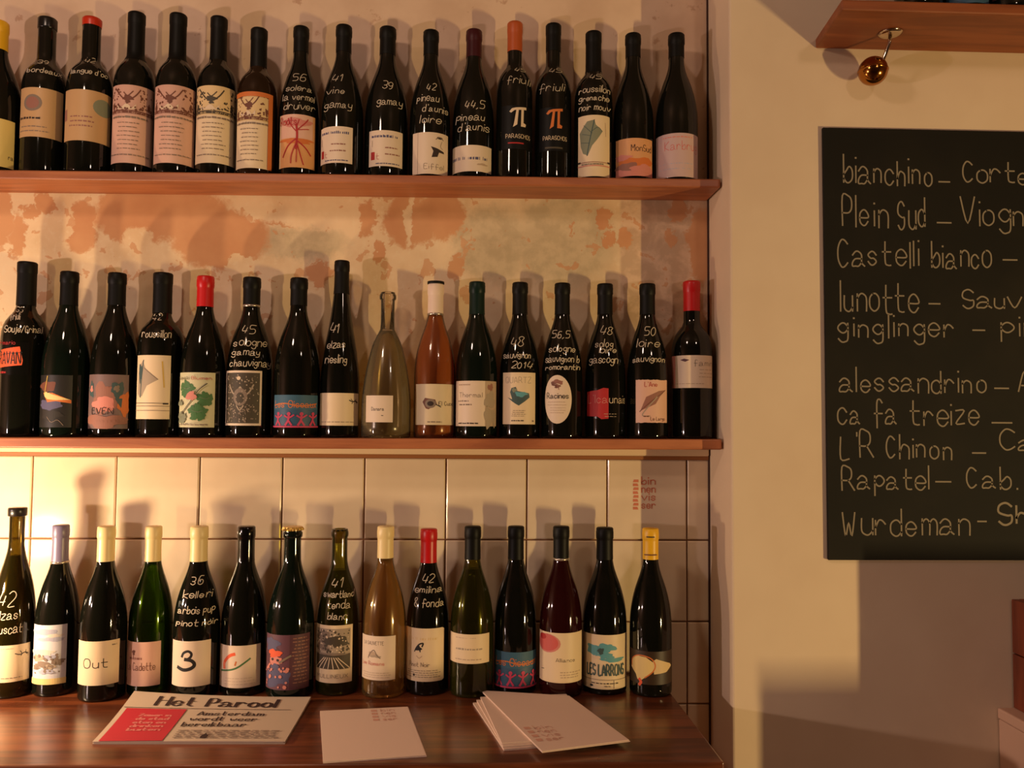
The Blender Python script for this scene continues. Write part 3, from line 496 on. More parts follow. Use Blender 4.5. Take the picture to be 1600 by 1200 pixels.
ART = {
 'T1': ('large dark bottle cut by the left frame edge, yellow capsule, pale yellow label, top shelf', 'yellow', [('t', 'ra', .82, .97, .18, .10, 1, 'K')]),
 'T2': ('dark bottle with black wax top and tan label bearing a grey-brown medallion at left', 'tan', [('e', .36, .69, .2, .17, 'G'), ('e', .36, .69, .14, .12, 'q'), ('s', .04, .62, .36, 1, .05, .045, 'K'), ('s', .05, .8, .2, 2, .09, .02, 'G')]),
 'T3': ('dark bottle with red wax top and plain tan label, olive medallion at right', 'tan', [('e', .80, .70, .2, .17, 'g'), ('s', .15, .7, .46, 3, .09, .03, 'q'), ('r', .0, .4, .1, .62, 'q')]),
 'T4': ('tall dark bottle with pink-topped vineyard picture label, right beside the red wax bottle', 'pink', [('r', 0, .93, 1, 1, 'P')] + VIN('p', 'N')),
 'T5': ('tall dark bottle with pink-topped vineyard picture label, beside the olive-topped one', 'pink', [('r', 0, .93, 1, 1, 'P')] + VIN('p', 'N')),
 'T6': ('tall dark bottle with pale label and olive-green vineyard picture, top shelf', 'cream', VIN('c', 'k')),
 'T7': ('shorter brown-black bottle with cream picture label edged orange on the right', 'cream', VIN('c', 'N') + [('r', .88, 0, 1, 1, 'O'), ('r', 0, .94, 1, 1, 'O')]),
 'T8': ('dark bottle whose label shows a red tree with spreading roots in orange soil', 'pink', [('r', 0, 0, 1, .55, 'a'), ('r', 0, 0, .06, 1, 'c'), ('r', .92, 0, 1, 1, 'a'), ('b', .5, .85, .36, .08, 'P'), ('b', .5, .50, .42, .05, 'O'), ('l', [(.5, .35), (.52, .6), (.5, .8)], .05, 'R'), ('l', [(.52, .66), (.36, .8), (.3, .92)], .025, 'R'), ('l', [(.52, .7), (.7, .84), (.78, .92)], .025, 'R'), ('l', [(.5, .74), (.56, .9)], .02, 'R'), ('l', [(.51, .7), (.8, .74)], .018, 'R'), ('l', [(.52, .55), (.3, .4), (.16, .2)], .03, 'R'), ('l', [(.52, .5), (.72, .38), (.86, .25)], .03, 'R'), ('l', [(.52, .5), (.4, .25), (.38, .08)], .025, 'R'), ('l', [(.52, .45), (.62, .2), (.68, .06)], .025, 'R'), ('l', [(.52, .45), (.51, .1)], .02, 'R'), ('t', 'Roots', .06, .5, .80, .14, 1.3, 'R')]),
 'T9': ('dark bottle with small white label, red square at lower left, handwritten 41 on the shoulder', 'white', [('s', .04, .96, .80, 1, .1, .07, 'V'), ('r', .08, .15, .2, .36, 'R'), ('t', 't', .24, .32, .16, .16, .7, 'R'), ('s', .4, .9, .5, 2, .18, .035, 'q'), ('l', [(.1, .7), (.1, .5)], .01, 'G'), ('s', .2, .9, .06, 1, .1, .03, 'V')]),
 'T10': ('dark bottle with small white label, red square at lower left, handwritten 39 gamay above', 'white', [('s', .04, .96, .80, 1, .1, .07, 'V'), ('r', .08, .18, .2, .40, 'R'), ('t', 't', .24, .32, .19, .16, .7, 'R'), ('s', .45, .9, .5, 2, .18, .035, 'q'), ('l', [(.12, .72), (.12, .55)], .01, 'G'), ('s', .2, .9, .06, 1, .1, .03, 'V')]),
 'T11': ('dark bottle with cream label showing a small black bird-like lamp drawing', 'white', [('l', [(.17, 0), (.17, 1)], .008, 'G'), ('e', .72, .88, .08, .03, 'K'), ('l', [(.62, .84), (.72, .9), (.82, .84)], .02, 'G'), ('l', [(.78, .8), (.74, .68), (.8, .62)], .01, 'G'), ('p', [(.50, .66), (.66, .62), (.84, .56), (.84, .52), (.70, .53), (.66, .42), (.52, .40), (.56, .55)], 'K'), ('t', 'Eiffel', .34, .84, .12, .12, .7, 'G')]),
 'T12': ('dark bottle with maroon capsule and low cream band label, handwritten 44,5', 'white', [('s', .02, .96, .45, 1, .1, .12, 'V'), ('b', .75, .28, .12, .04, 'L')]),
 'T13': ('dark bottle with orange capsule and a white pi sign on black', 'black', [('p', [(.28, .83), (.37, .89), (.70, .92), (.70, .98), (.40, .95), (.30, .93), (.23, .86)], 'W'), ('p', [(.42, .92), (.48, .92), (.44, .56), (.33, .50), (.36, .60)], 'W'), ('p', [(.55, .93), (.62, .93), (.61, .61), (.69, .58), (.67, .52), (.54, .52)], 'W'), ('t', 'PARASCHOS', .14, .84, .25, .09, .8, 'W'), ('r', .2, .12, .62, .15, 'R')]),
 'T14': ('dark bottle with black capsule and an orange pi sign on black', 'black', [('p', [(.28, .83), (.37, .89), (.70, .92), (.70, .98), (.40, .95), (.30, .93), (.23, .86)], 'O'), ('p', [(.42, .92), (.48, .92), (.44, .56), (.33, .50), (.36, .60)], 'O'), ('p', [(.55, .93), (.62, .93), (.61, .61), (.69, .58), (.67, .52), (.54, .52)], 'O'), ('t', 'PARASCHOS', .14, .84, .25, .09, .8, 'W'), ('r', .2, .05, .7, .09, 'k')]),
 'T15': ('dark bottle with tall white label showing a grey-green feathery leaf, top shelf', 'cream', [('p', [(.1, .5), (.06, .72), (.3, .9), (.5, .92), (.54, .84), (.74, .74), (.58, .6), (.44, .5), (.32, .34), (.18, .38)], 'g'), ('l', [(.5, .92), (.38, .6), (.3, .34)], .025, 't'), ('l', [(.44, .74), (.6, .8), (.72, .74)], .012, 't'), ('l', [(.4, .66), (.16, .7)], .012, 't'), ('l', [(.36, .54), (.12, .56)], .012, 't'), ('l', [(.44, .7), (.2, .84)], .012, 't'), ('l', [(.84, .66), (.82, .88)], .01, 'L'), ('r', 0, .225, 1, .235, 'q'), ('r', 0, .22, .1, .25, 'K'), ('r', .9, .22, 1, .25, 'K'), ('r', 0, .165, 1, .18, 'P'), ('s', .1, .9, .19, 1, .1, .02, 'G')]),
 'T16': ('dark bottle with peach label fading to red-brown below, script at upper right', 'orange', [('r', 0, 0, 1, .22, 'P'), ('b', .55, .36, .44, .14, 'O'), ('b', .3, .25, .3, .10, 'q'), ('b', .7, .2, .3, .10, 'P'), ('b', .2, .5, .2, .08, 'P'), ('t', 'MonSud', .42, .94, .66, .17, .9, 'K')]),
 'T17': ('rightmost bottle of the top shelf, dark with wide lilac-pink label in red lettering', 'lilac', [('t', 'Karbrug', .26, .92, .62, .20, .9, 'r'), ('s', .2, .8, .9, 1, .1, .03, 'P'), ('cut',), ('s', .1, .9, .3, 2, .12, .02, 'v')]),
 'M1': ('leftmost bottle of the middle shelf, dark with a glowing orange emblem', 'clearblack', [('p', [(-.02, .35), (.05, .62), (.12, .76), (.75, .86), (.84, .44), (.82, .30), (.1, .22)], 'o'), ('t', 'RAVAN', .08, .78, .34, .36, 2.0, 'D'), ('l', [(0, .58), (.4, .64), (.82, .68)], .015, 'D'), ('t', 'Primario', .02, .62, .92, .12, .8, 'R'), ('s', .12, .42, .05, 1, .1, .07, 'R')]),
 'M2': ('dark green-black bottle with midnight label crossed by a yellow comet streak', 'dark', [('b', .3, .78, .28, .1, 'N'), ('b', .4, .42, .34, .10, 'V'), ('b', .45, .24, .3, .10, 'd'), ('p', [(.2, .66), (.5, .66), (.98, .52), (.98, .46), (.6, .50), (.36, .48)], 'O'), ('p', [(.22, .66), (.45, .64), (.96, .53), (.6, .52), (.34, .54)], 'y'), ('b', .34, .62, .10, .05, 'y'), ('l', [(.34, .98), (.26, .66)], .02, 'Y'), ('l', [(.36, .2), (.5, .1), (.66, .14), (.8, .04)], .012, 'G')]),
 'M3': ('dark bottle with mauve and pink abstract label of two faces', 'mauve', [('b', .48, .55, .26, .28, 'q'), ('b', .46, .45, .24, .14, 'P'), ('b', .14, .72, .09, .14, 't'), ('b', .15, .73, .05, .06, 'P'), ('b', .76, .72, .13, .15, 't'), ('b', .74, .74, .06, .06, 'G'), ('b', .9, .45, .12, .22, 'O'), ('p', [(.7, .56), (.84, .38), (.86, .56)], 't'), ('b', .5, .14, .48, .12, 'q'), ('t', 'EVEN', .2, .68, .27, .11, 1.3, 'K'), ('s', .3, .9, .12, 1, .1, .04, 'q')]),
 'M4': ('dark bottle with tall cream label showing a grey feather, middle shelf', 'cream', [('p', [(.08, .4), (.1, .8), (.26, .92), (.34, .8), (.7, .62), (.4, .52), (.26, .36), (.16, .34)], 's'), ('l', [(.28, .92), (.22, .6), (.2, .34)], .03, 't'), ('l', [(.3, .8), (.68, .62)], .015, 'G'), ('b', .18, .72, .06, .14, 't'), ('l', [(.84, .5), (.78, .9)], .03, 'Y'), ('r', 0, .245, .93, .252, 'K'), ('r', .82, .23, .96, .255, 'K'), ('r', 0, .20, 1, .207, 'G'), ('r', 0, .13, 1, .137, 'G')]),
 'M5': ('dark bottle with scarlet capsule and cream label of green leaves round a pink berry', 'oliveleaf', vine(.30, .70, 1.15, 'E') + vine(.76, .52, 1.0, 'E') + vine(.60, .28, 1.15, 'E') + vine(.18, .18, .8, 'g') + [('b', .12, .44, .10, .05, 'g'), ('l', [(.2, .25), (.45, .48), (.62, .68), (.8, .8)], .02, 'k'), ('b', .45, .57, .12, .08, 'P'), ('t', 'Sapaio', .06, .40, .87, .055, .7, 'k'), ('t', 'Blumen', .46, .9, .87, .055, .7, 'R'), ('s', .1, .9, .04, 1, .1, .02, 'G')]),
 'M6': ('dark bottle with ornate olive label in a white border, handwritten sologne gamay', 'white', [('r', .05, .04, .95, .96, 'k'), ('l', [(.2, .74), (.3, .60), (.42, .56), (.5, .7), (.58, .56), (.70, .60), (.8, .74)], .035, 's'), ('e', .5, .52, .17, .16, 'G'), ('e', .5, .50, .10, .10, 'k'), ('l', [(.42, .36), (.5, .28), (.58, .36)], .03, 's'), ('e', .46, .86, .05, .035, 'W'), ('dots', .08, .07, .92, .93, 110, .016, 's'), ('dots', .08, .07, .92, .34, 40, .02, 'G')]),
 'M7': ('dark bottle with blue label of orange script over dancing red figures, middle shelf', 'blue', DANCE),
 'M8': ('tall slender flute bottle with cream lizard label, rising above the middle row', 'cream', LIZ),
 'M9': ('clear glass bottle of pale cloudy wine with bare neck and small square white label', 'white', [('t', 'Danara', .26, .70, .44, .12, .8, 'K'), ('s', .6, .72, .24, 1, .1, .03, 'K')]),
 'M10': ('orange-pink wine bottle with white capsule and snail label', 'silver', [('p', [(.22, .56), (.28, .66), (.50, .62), (.54, .50), (.36, .38), (.30, .40)], 'N'), ('e', .40, .52, .12, .11, 'G'), ('e', .40, .52, .07, .06, 'K'), ('l', [(.52, .50), (.62, .44)], .02, 'K'), ('t', 'El Cuco', .58, .94, .48, .09, .8, 'K'), ('s', .3, .7, .06, 1, .1, .03, 'G')]),
 'M11': ('dark green-topped bottle, cream label with pale brown standing figure at right edge', 'white', [('t', 'Thermal', .14, .62, .64, .10, .9, 'G'), ('s', .08, .42, .54, 1, .1, .03, 'G'), ('s', .08, .42, .46, 1, .1, .03, 'G'), ('r', .68, 0, 1, 1, 'L'), ('b', .80, .86, .07, .08, 'q'), ('b', .80, .58, .13, .18, 's'), ('b', .76, .2, .10, .22, 's'), ('b', .9, .2, .06, .20, 's'), ('s', .1, .4, .90, 1, .1, .03, 'L'), ('s', .06, .6, .05, 1, .1, .03, 'K')]),
 'M12': ('dark bottle with cream label of a teal-grey rough stone, handwritten sauvignon 2014', 'cream', [('t', 'QUARTZ', .12, .84, .80, .11, .9, 's'), ('p', [(.18, .52), (.32, .48), (.26, .62), (.30, .70), (.42, .72), (.46, .64), (.78, .60), (.80, .52), (.66, .44), (.5, .36), (.40, .40), (.32, .44)], 't'), ('b', .56, .58, .16, .05, 'T'), ('b', .38, .66, .07, .04, 'g'), ('s', .3, .72, .26, 4, .035, .01, 'G'), ('s', .25, .7, .06, 1, .1, .02, 'K'), ('r', .88, .05, .94, .08, 'G')]),
 'M13': ('dark bottle with white oval label under a pressed brown flower', 'white', [('b', .48, .86, .16, .045, 'q'), ('b', .36, .82, .08, .04, 'N'), ('b', .62, .84, .07, .04, 'q'), ('b', .5, .77, .10, .04, 'N'), ('l', [(.5, .80), (.56, .70)], .02, 'q'), ('l', [(.4, .84), (.6, .76)], .02, 'q'), ('t', 'Racines', .12, .88, .52, .11, 1.2, 'K'), ('s', .12, .9, .44, 2, .06, .01, 'L'), ('s', .2, .8, .32, 3, .05, .008, 'L')]),
 'M14': ('dark bottle with label half scarlet half black, script across the middle', 'clearblack', [('p', [(.02, .1), (.03, .88), (.3, .93), (.42, 1.0), (.52, .98), (.52, .02), (.38, .0), (.3, .08)], 'R'), ('t', "L'Ica", .07, .50, .52, .26, 1.0, 'P'), ('t', 'unais', .54, .97, .52, .26, 1.1, 'W'), ('s', .4, .75, .16, 2, .08, .015, 'L')]),
 'M15': ('dark bottle with ragged pinkish label showing a long brown feather', 'pink', [('p', [(.14, .28), (.3, .6), (.66, .74), (.9, .76), (.7, .62), (.56, .44), (.3, .34)], 'q'), ('l', [(.12, .26), (.5, .54), (.9, .76)], .02, 'N'), ('l', [(.6, .6), (.2, .2), (.4, .16)], .03, 's'), ('t', "L'Ane", .26, .6, .84, .10, .9, 'R'), ('t', 'Le Largo', .42, .86, .06, .08, .8, 'N'), ('s', .2, .4, .14, 1, .1, .03, 'N')]),
 'M16': ('rightmost bottle of the middle shelf, high-shouldered with crimson capsule and dark lips label', 'white', [('r', 0, 0, .16, 1, 'P'), ('p', [(.28, .86), (.36, .90), (.46, .86), (.38, .80)], 'm'), ('t', 'famin', .54, .96, .68, .18, .6, 'K'), ('s', .6, .98, .55, 3, .11, .02, 'L'), ('s', .04, .9, .12, 1, .1, .02, 'L')]),
 'B1': ('leftmost bottle on the counter, olive glass with flat black cap and cream lizard label', 'cream', LIZ[1:] + [('l', [(.66, .76), (.76, .72), (.86, .76), (.94, .72)], .02, 'K'), ('s', .1, .7, .9, 1, .1, .02, 'L')]),
 'B2': ('dark bottle with grey-lilac capsule and pale label of a misty hilly landscape', 'sky', [('b', .4, .88, .4, .05, 'v'), ('b', .6, .76, .35, .04, 'v'), ('b', .7, .82, .2, .03, 'S'), ('b', .35, .52, .35, .07, 'S'), ('b', .25, .44, .2, .05, 's'), ('b', .6, .46, .16, .04, 'v'), ('b', .8, .38, .16, .05, 'G'), ('b', .4, .34, .22, .05, 'G'), ('b', .2, .28, .12, .04, 'G'), ('b', .62, .30, .12, .04, 's'), ('b', .5, .22, .2, .04, 'v'), ('r', 0, 0, 1, .10, 'y'), ('dots', .05, .18, .95, .5, 26, .035, 'G')]),
 'B3': ('dark bottle with cream capsule, white label with one short thin handwritten word', 'cream', [('t', 'Out', .24, .74, .40, .20, 1.5, 'K'), ('s', .80, .95, .88, 1, .1, .03, 'G')]),
 'B4': ('green glass bottle with cream capsule and pinkish label behind the newspaper corner', 'pink', [('b', .3, .76, .05, .06, 'N'), ('l', [(.3, .7), (.3, .62)], .02, 'N'), ('s', .14, .62, .60, 1, .1, .05, 'q'), ('t', 'La Cadette', .06, .86, .36, .17, 1.0, 'N')]),
 'B5': ('dark bottle with cream capsule and white label showing a big brushed 3', 'white', [('l', [(.36, .66), (.40, .74), (.5, .78), (.57, .73), (.56, .66), (.50, .61), (.44, .59)], .055, 'D'), ('l', [(.44, .60), (.56, .58), (.63, .52), (.63, .45), (.54, .39), (.40, .37), (.26, .42)], .075, 'D')]),
 'B6': ('dark bottle with glossy black neck and white label of red and green brush strokes', 'white', [('l', [(.20, .46), (.20, .58), (.28, .70), (.36, .77), (.44, .80)], .065, 'o'), ('l', [(.1, .38), (.34, .42), (.5, .48), (.66, .60), (.76, .68)], .035, 'E'), ('l', [(.46, .54), (.48, .62)], .03, 'O'), ('s', .2, .9, .22, 3, .07, .01, 'L')]),
 'B7': ('dark bottle with gold crown cap and purple label of a red-capped little figure', 'purple', [('r', .58, 0, 1, 1, 'm'), ('b', .3, .25, .28, .2, 'V'), ('b', .2, .6, .2, .2, 'm'), ('b', .2, .82, .18, .12, 'V'), ('s', .62, .98, .92, 14, .062, .022, 'q'), ('b', .30, .54, .14, .09, 'P'), ('b', .28, .66, .15, .07, 'o'), ('e', .24, .55, .03, .025, 'K'), ('e', .36, .54, .03, .025, 'K'), ('b', .3, .42, .10, .05, 'V'), ('l', [(.4, .5), (.52, .58), (.6, .62)], .04, 'G'), ('l', [(.18, .46), (.08, .36)], .04, 'P'), ('dots', .04, .05, .55, .4, 20, .03, 'P')]),
 'B8': ('olive bottle with cork showing and black-and-white engraving of vine rows', 'cream', [('r', .06, .24, .94, .94, 's'), ('b', .3, .80, .2, .10, 'G'), ('b', .6, .72, .28, .09, 'k'), ('b', .25, .62, .2, .08, 'G'), ('dots', .08, .5, .92, .92, 70, .025, 'k'), ('dots', .08, .5, .92, .92, 40, .02, 'W'), ('r', .06, .24, .94, .50, 'k'), ('b', .5, .50, .40, .02, 'G')] + [('l', [(.34 + .045 * i, .44), (min(.93, .08 + .12 * i), .25)], .018, 'W') for i in range(8)] + [('t', 'MULLINEUX', .14, .88, .09, .06, .7, 'G')]),
 'B9': ('clear bottle of amber wine with cream capsule and cream label', 'white', [('t', 'LA SAUVETTE', .14, .70, .80, .075, .8, 'G'), ('b', .42, .58, .12, .06, 'L'), ('b', .5, .54, .14, .03, 's'), ('l', [(.3, .50), (.36, .60), (.46, .68), (.54, .56), (.62, .50)], .02, 'G'), ('t', 'Les Romans', .08, .72, .34, .08, .8, 'P'), ('s', .1, .9, .16, 3, .05, .012, 'L')]),
 'B10': ('dark bottle with crimson capsule and cream label with a small black elephant', 'cream', [('s', .14, .86, .78, 1, .1, .05, 'c'), ('b', .42, .62, .07, .045, 'D'), ('l', [(.38, .64), (.44, .70), (.52, .72), (.50, .66)], .03, 'D'), ('l', [(.36, .62), (.33, .56)], .022, 'D'), ('l', [(.45, .61), (.46, .56)], .022, 'D'), ('l', [(.38, .48), (.44, .44), (.5, .48)], .012, 'L'), ('t', 'Pinot Noir', .20, .66, .28, .08, .7, 'G'), ('s', .1, .95, .20, 4, .04, .010, 'G'), ('r', .3, .10, .34, .14, 'K')]),
 'B11': ('olive-green bottle with black capsule and plain short cream label', 'cream', [('s', .2, .7, .86, 1, .1, .02, 'L'), ('s', .2, .9, .46, 1, .1, .06, 's'), ('s', .2, .9, .12, 1, .1, .04, 'L')]),
 'B12': ('dark bottle with blue label of orange script over dancing red figures, on the counter', 'blue', DANCE),
 'B13': ('dark red bottle with black capsule and white label bearing a soft red disc', 'cream', [('e', .25, .78, .25, .19, 'P'), ('e', .24, .79, .22, .17, 'r'), ('e', .14, .90, .09, .06, 'R'), ('cut',), ('t', 'Alliance', .42, .76, .42, .07, .7, 'K'), ('l', [(.1, .24), (.18, .25)], .01, 'K'), ('s', .45, .92, .2, 3, .05, .02, 'L')]),
 'B14': ('dark bottle with white label of tall dark capitals under teal blots', 'cream', [('b', .34, .72, .17, .09, 'T'), ('b', .54, .76, .15, .08, 'T'), ('b', .66, .54, .2, .04, 'T'), ('b', .5, .62, .15, .07, 'T'), ('b', .36, .58, .08, .03, 'W'), ('b', .44, .70, .05, .06, 't'), ('t', 'LES LARRONS', .19, .86, .26, .19, 2.6, 't'), ('r', .02, .17, .98, .178, 'G'), ('s', .25, .8, .10, 1, .1, .02, 'K'), ('e', .28, .06, .03, .02, 'D'), ('l', [(.66, .02), (.66, .16)], .008, 'G'), ('s', .5, .64, .05, 1, .1, .02, 'G')]),
 'B15': ('rightmost bottle on the counter, dark with yellow capsule and two pale pear halves', 'brown', [('p', [(.1, .46), (.12, .70), (.25, .84), (.42, .82), (.56, .66), (.56, .44), (.44, .26), (.34, .12), (.26, .12), (.22, .28)], 'y'), ('p', [(.54, .72), (.6, .78), (.9, .6), (.95, .52), (.8, .36), (.56, .32)], 'c'), ('l', [(.12, .5), (.14, .72), (.3, .86), (.5, .80), (.58, .6), (.54, .4), (.4, .2)], .02, 'O'), ('l', [(.30, .14), (.33, .06), (.30, -.02)], .05, 'o')]),
 'H1': ('first bottle from the left on the high shelf above the chalkboard', 'cream', [('s', .1, .9, .5, 2, .2, .05, 'G')]),
 'H2': ('second bottle on the high shelf above the chalkboard, with low teal-blue label', 'blue', [('s', .1, .9, .5, 2, .2, .05, 'W')]),
 'H3': ('third bottle on the high shelf above the chalkboard, with dark purple label', 'purple', [('s', .1, .9, .5, 2, .2, .05, 'P')]),
 'H4': ('dark red bottle by the right frame edge on the high shelf above the chalkboard', 'white', [('s', .1, .9, .5, 2, .2, .05, 'R')]),
}

def draw(art, W, Hh, seed):
    rnd = random.Random(seed); k = Ink(.004); more = []; U = lambda u: u * W; V = lambda v: v * Hh
    for op in art:
        o = op[0]; c = ink(op[-1]) if o != 'cut' else None
        if o == 'cut': more.append(k); k = Ink(.004); continue
        if o == 'r': k.poly([(U(op[1]), V(op[2])), (U(op[3]), V(op[2])), (U(op[3]), V(op[4])), (U(op[1]), V(op[4]))], c)
        elif o == 'e' or o == 'b':
            n = 20 if o == 'e' else 26; ph = [rnd.uniform(0, 6.3) for _ in range(4)]; pts = []
            for i in range(n):
                a = 2 * math.pi * i / n; q = 1 if o == 'e' else 1 + .16 * math.sin(3 * a + ph[0]) + .12 * math.sin(5 * a + ph[1]) + .08 * math.sin(8 * a + ph[2])
                pts.append((U(op[1]) + U(op[3]) * q * math.cos(a), V(op[2]) + V(op[4]) * q * math.sin(a)))
            k.poly(pts, c)
        elif o == 'p': k.poly([(U(a), V(b)) for a, b in op[1]], c)
        elif o == 'l': k.layer += 1; k.ribbon(smooth([(U(a), V(b)) for a, b in op[1]], 6), U(op[2]), c, k.layer)
        elif o == 't': k.text(op[1], U(op[2]), U(op[3]), V(op[4]), V(op[5]), op[6] * .001, c, rnd if len(op) > 8 else None)
        elif o == 's':      # lines of print too small to read
            _, u0, u1, v, n, dv, hh, _c = op; k.layer += 1; lay = k.layer
            for i in range(n):
                x = u0 + rnd.uniform(0, .06); e = u1 - rnd.uniform(0, .2 * (u1 - u0)); y = v - i * dv
                while x < e:
                    q = min(rnd.uniform(.03, .10), e - x); k.add([(U(x), V(y)), (U(x + q), V(y)), (U(x + q), V(y + hh * rnd.uniform(.7, 1.1))), (U(x), V(y + hh * rnd.uniform(.7, 1.1)))], [(0, 1, 2, 3)], c, lay); x += q + .018
        elif o == 'dots':
            _, u0, v0, u1, v1, n, rr, _c = op; k.layer += 1; lay = k.layer
            for i in range(n):
                x, y, q = U(rnd.uniform(u0, u1)), V(rnd.uniform(v0, v1)), U(rr) * rnd.uniform(.5, 1.3)
                k.add([(x + q * math.cos(a * 1.047), y + q * math.sin(a * 1.047) * rnd.uniform(.7, 1.3)) for a in range(6)], [tuple(range(6))], c, lay)
    return more + [k]
CHALK = pmat('white_marker', (206, 190, 164), .7)
BODY_CACHE = {}
def make_bottle(name, kind, x, y, z, h, R, glass, cap, capd, off, lab, writing):
    label, paper, art = ART[name[-2:] if 'H' in name else name]
    grp = {'T': 'wine bottles on the top shelf', 'M': 'wine bottles on the middle shelf', 'B': 'wine bottles on the counter'}[name[0]]
    root = empty('wine_bottle', (x, y, z), label, 'wine bottle', grp)
    rf = radius_fn(kind, h, R); hb = h - .0012
    # body: foot with a small radius, straight side, shoulder, neck with its lip
    pr = [(0, .012), (R * .55, .004), (R * .80, .0006), (R * .90, 0), (R * .97, .0015), (R * .995, .0045)]
    n = 34
    for i in range(n + 1):
        zz = .008 + (hb - .008) * i / n; pr.append((rf(zz), zz))
    lip = rf(h) * (1.2 if cap == 'none' else 1.12)
    openneck = cap in ('none', 'glasscork')
    if openneck: pr = [q for q in pr if q[1] < hb - .016] + [(rf(h), hb - .0155), (lip * .98, hb - .0135), (lip, hb - .009), (lip * .98, hb - .005), (rf(h) * 1.03, hb - .003), (rf(h) * 1.03, hb - .0006), (rf(h) * .95, hb), (rf(h) * .74, hb), (rf(h) * .72, hb - .004)] + ([(rf(h) * .72, h * .74)] if cap == 'none' else [])
    pr.append((0, pr[-1][1]))
    g = link('glass_body', lathe('glass_body', pr), GLASS[glass], root)
    if glass in WINE:
        top = {'bronze': h * .74, 'clear': h * .73, 'rose': h * .80, 'amber': h * .80, 'green': h * .78, 'olive': h * .74}[glass]
        wp = [(0, .014), (R * .86, .005), (R * .92, .01)] + [(rf(.012 + (top - .012) * i / 20) - .0026, .012 + (top - .012) * i / 20) for i in range(21)] + [(0, top)]
        link('wine', lathe('wine', wp, 40), WINE[glass], root)
    # capsule
    if cap not in ('none', 'crown', 'glasscork'):
        cr = rf(h) + .0007; cd = capd
        if cap == 'blackcap': cp = [(lip * 1.03, h - cd), (lip * 1.12, h - cd + .001), (lip * 1.12, h - .002), (lip * 1.06, h), (0, h)]; cp = [(0, h - cd)] + cp
        else:
            cp = [(max(rf(h - cd), rf(h)) + .0005, h - cd)]
            for i in range(1, 9):
                zz = h - cd + (cd - .024) * i / 8 if cd > .03 else h - cd + .001 * i
                if zz < h - .022: cp.append((rf(zz) + .0006, zz))
            cp += [(cr * 1.00, h - .0215), (cr * (1.05 if kind != 'bord' else 1.03), h - .0195), (cr * (1.055 if kind != 'bord' else 1.03), h - .0080), (cr * 1.03, h - .0065), (cr * 1.03, h - .0020), (cr * .93, h), (0, h + .0002)]
            cp = [q for i, q in enumerate(cp) if i == 0 or q[1] > cp[0][1]]
        c = link('capsule', lathe('capsule', cp, 32), capmat(cap), root)
        if cap not in ('black',): c['label'] = {'redwax': 'red wax seal on the neck', 'wax': 'black wax seal', 'lilac': 'grey lilac capsule', 'gloss': 'glossy black capsule', 'darkgreen': 'dark green capsule', 'blackcap': 'flat black cap'}.get(cap, cap + ' capsule')
        if cap == 'white': link('cap_disc', lathe('cap_disc', [(0, h), (cr * 1.09, h), (cr * 1.09, h + .0045), (0, h + .005)], 32), capmat('black'), root)
        if name in ('M6', 'B13', 'B2', 'M10'):
            zz = h - cd - .003; link('neck_ring', lathe('neck_ring', [(rf(zz - .001) + .0002, zz - .001), (rf(zz) + .0012, zz), (rf(zz) + .0012, zz + .002), (rf(zz) + .0002, zz + .003)], 32), pmat('silver_ring', (200, 190, 176), .25, .8), root)
        if cap == 'yellow' and name[0] == 'B':
            kb = Ink(.003); wd = 1.6 * cr; kb.layer = 1
            kb.poly([(-wd * .3, .0), (wd * .3, .0), (wd * .3, .002), (-wd * .3, .002)], ink('K'), 1); kb.poly([(-wd * .5, -.033), (wd * .5, -.033), (wd * .5, -.031), (-wd * .5, -.031)], ink('N'), 1)
            kb.build('cap_print', lambda a, b, l: ((cr * 1.10 + .0005) * math.sin(a / cr + off), -(cr * 1.10 + .0005) * math.cos(a / cr + off), h - .016 + b), c)
    elif cap == 'crown':
        n = 42; v = []; f = []
        for j, (rr, zz, am) in enumerate(((1.10, -.0035, .10), (1.08, .0, .06), (1.0, .0028, .0), (.6, .0036, 0))):
            for i in range(n):
                q = lip * rr * (1 + am * math.sin(i * math.pi * 2 / 2)) if False else lip * (rr + am * (1 if i % 2 else -1)); v.append((q * math.cos(2 * math.pi * i / n), q * math.sin(2 * math.pi * i / n), h - .0036 + zz))
        for j in range(3):
            for i in range(n): f.append((j * n + i, j * n + (i + 1) % n, (j + 1) * n + (i + 1) % n, (j + 1) * n + i))
        f.append(tuple(range(3 * n, 4 * n))); c = link('crown_cap', mesh('crown_cap', v, f), capmat('crown'), root); c['label'] = 'gold crown cap'
        link('lip_ring', lathe('lip_ring', [(rf(h), h - .021), (lip * 1.02, h - .019), (lip * 1.04, h - .012), (rf(h) * 1.01, h - .009), (lip, h - .006), (lip, h - .0045)], 32), GLASS[glass], root)
    if openneck:
        ck = link('cork', lathe('cork', [(0, hb - .026), (rf(h) * .66, hb - .026), (rf(h) * .66, hb - .002 if cap == 'glasscork' else hb - .024), (0, hb - .002 if cap == 'glasscork' else hb - .024)], 20), pmat('cork', (176, 130, 84), .8), root)
        if cap == 'none': bpy.data.objects.remove(ck)
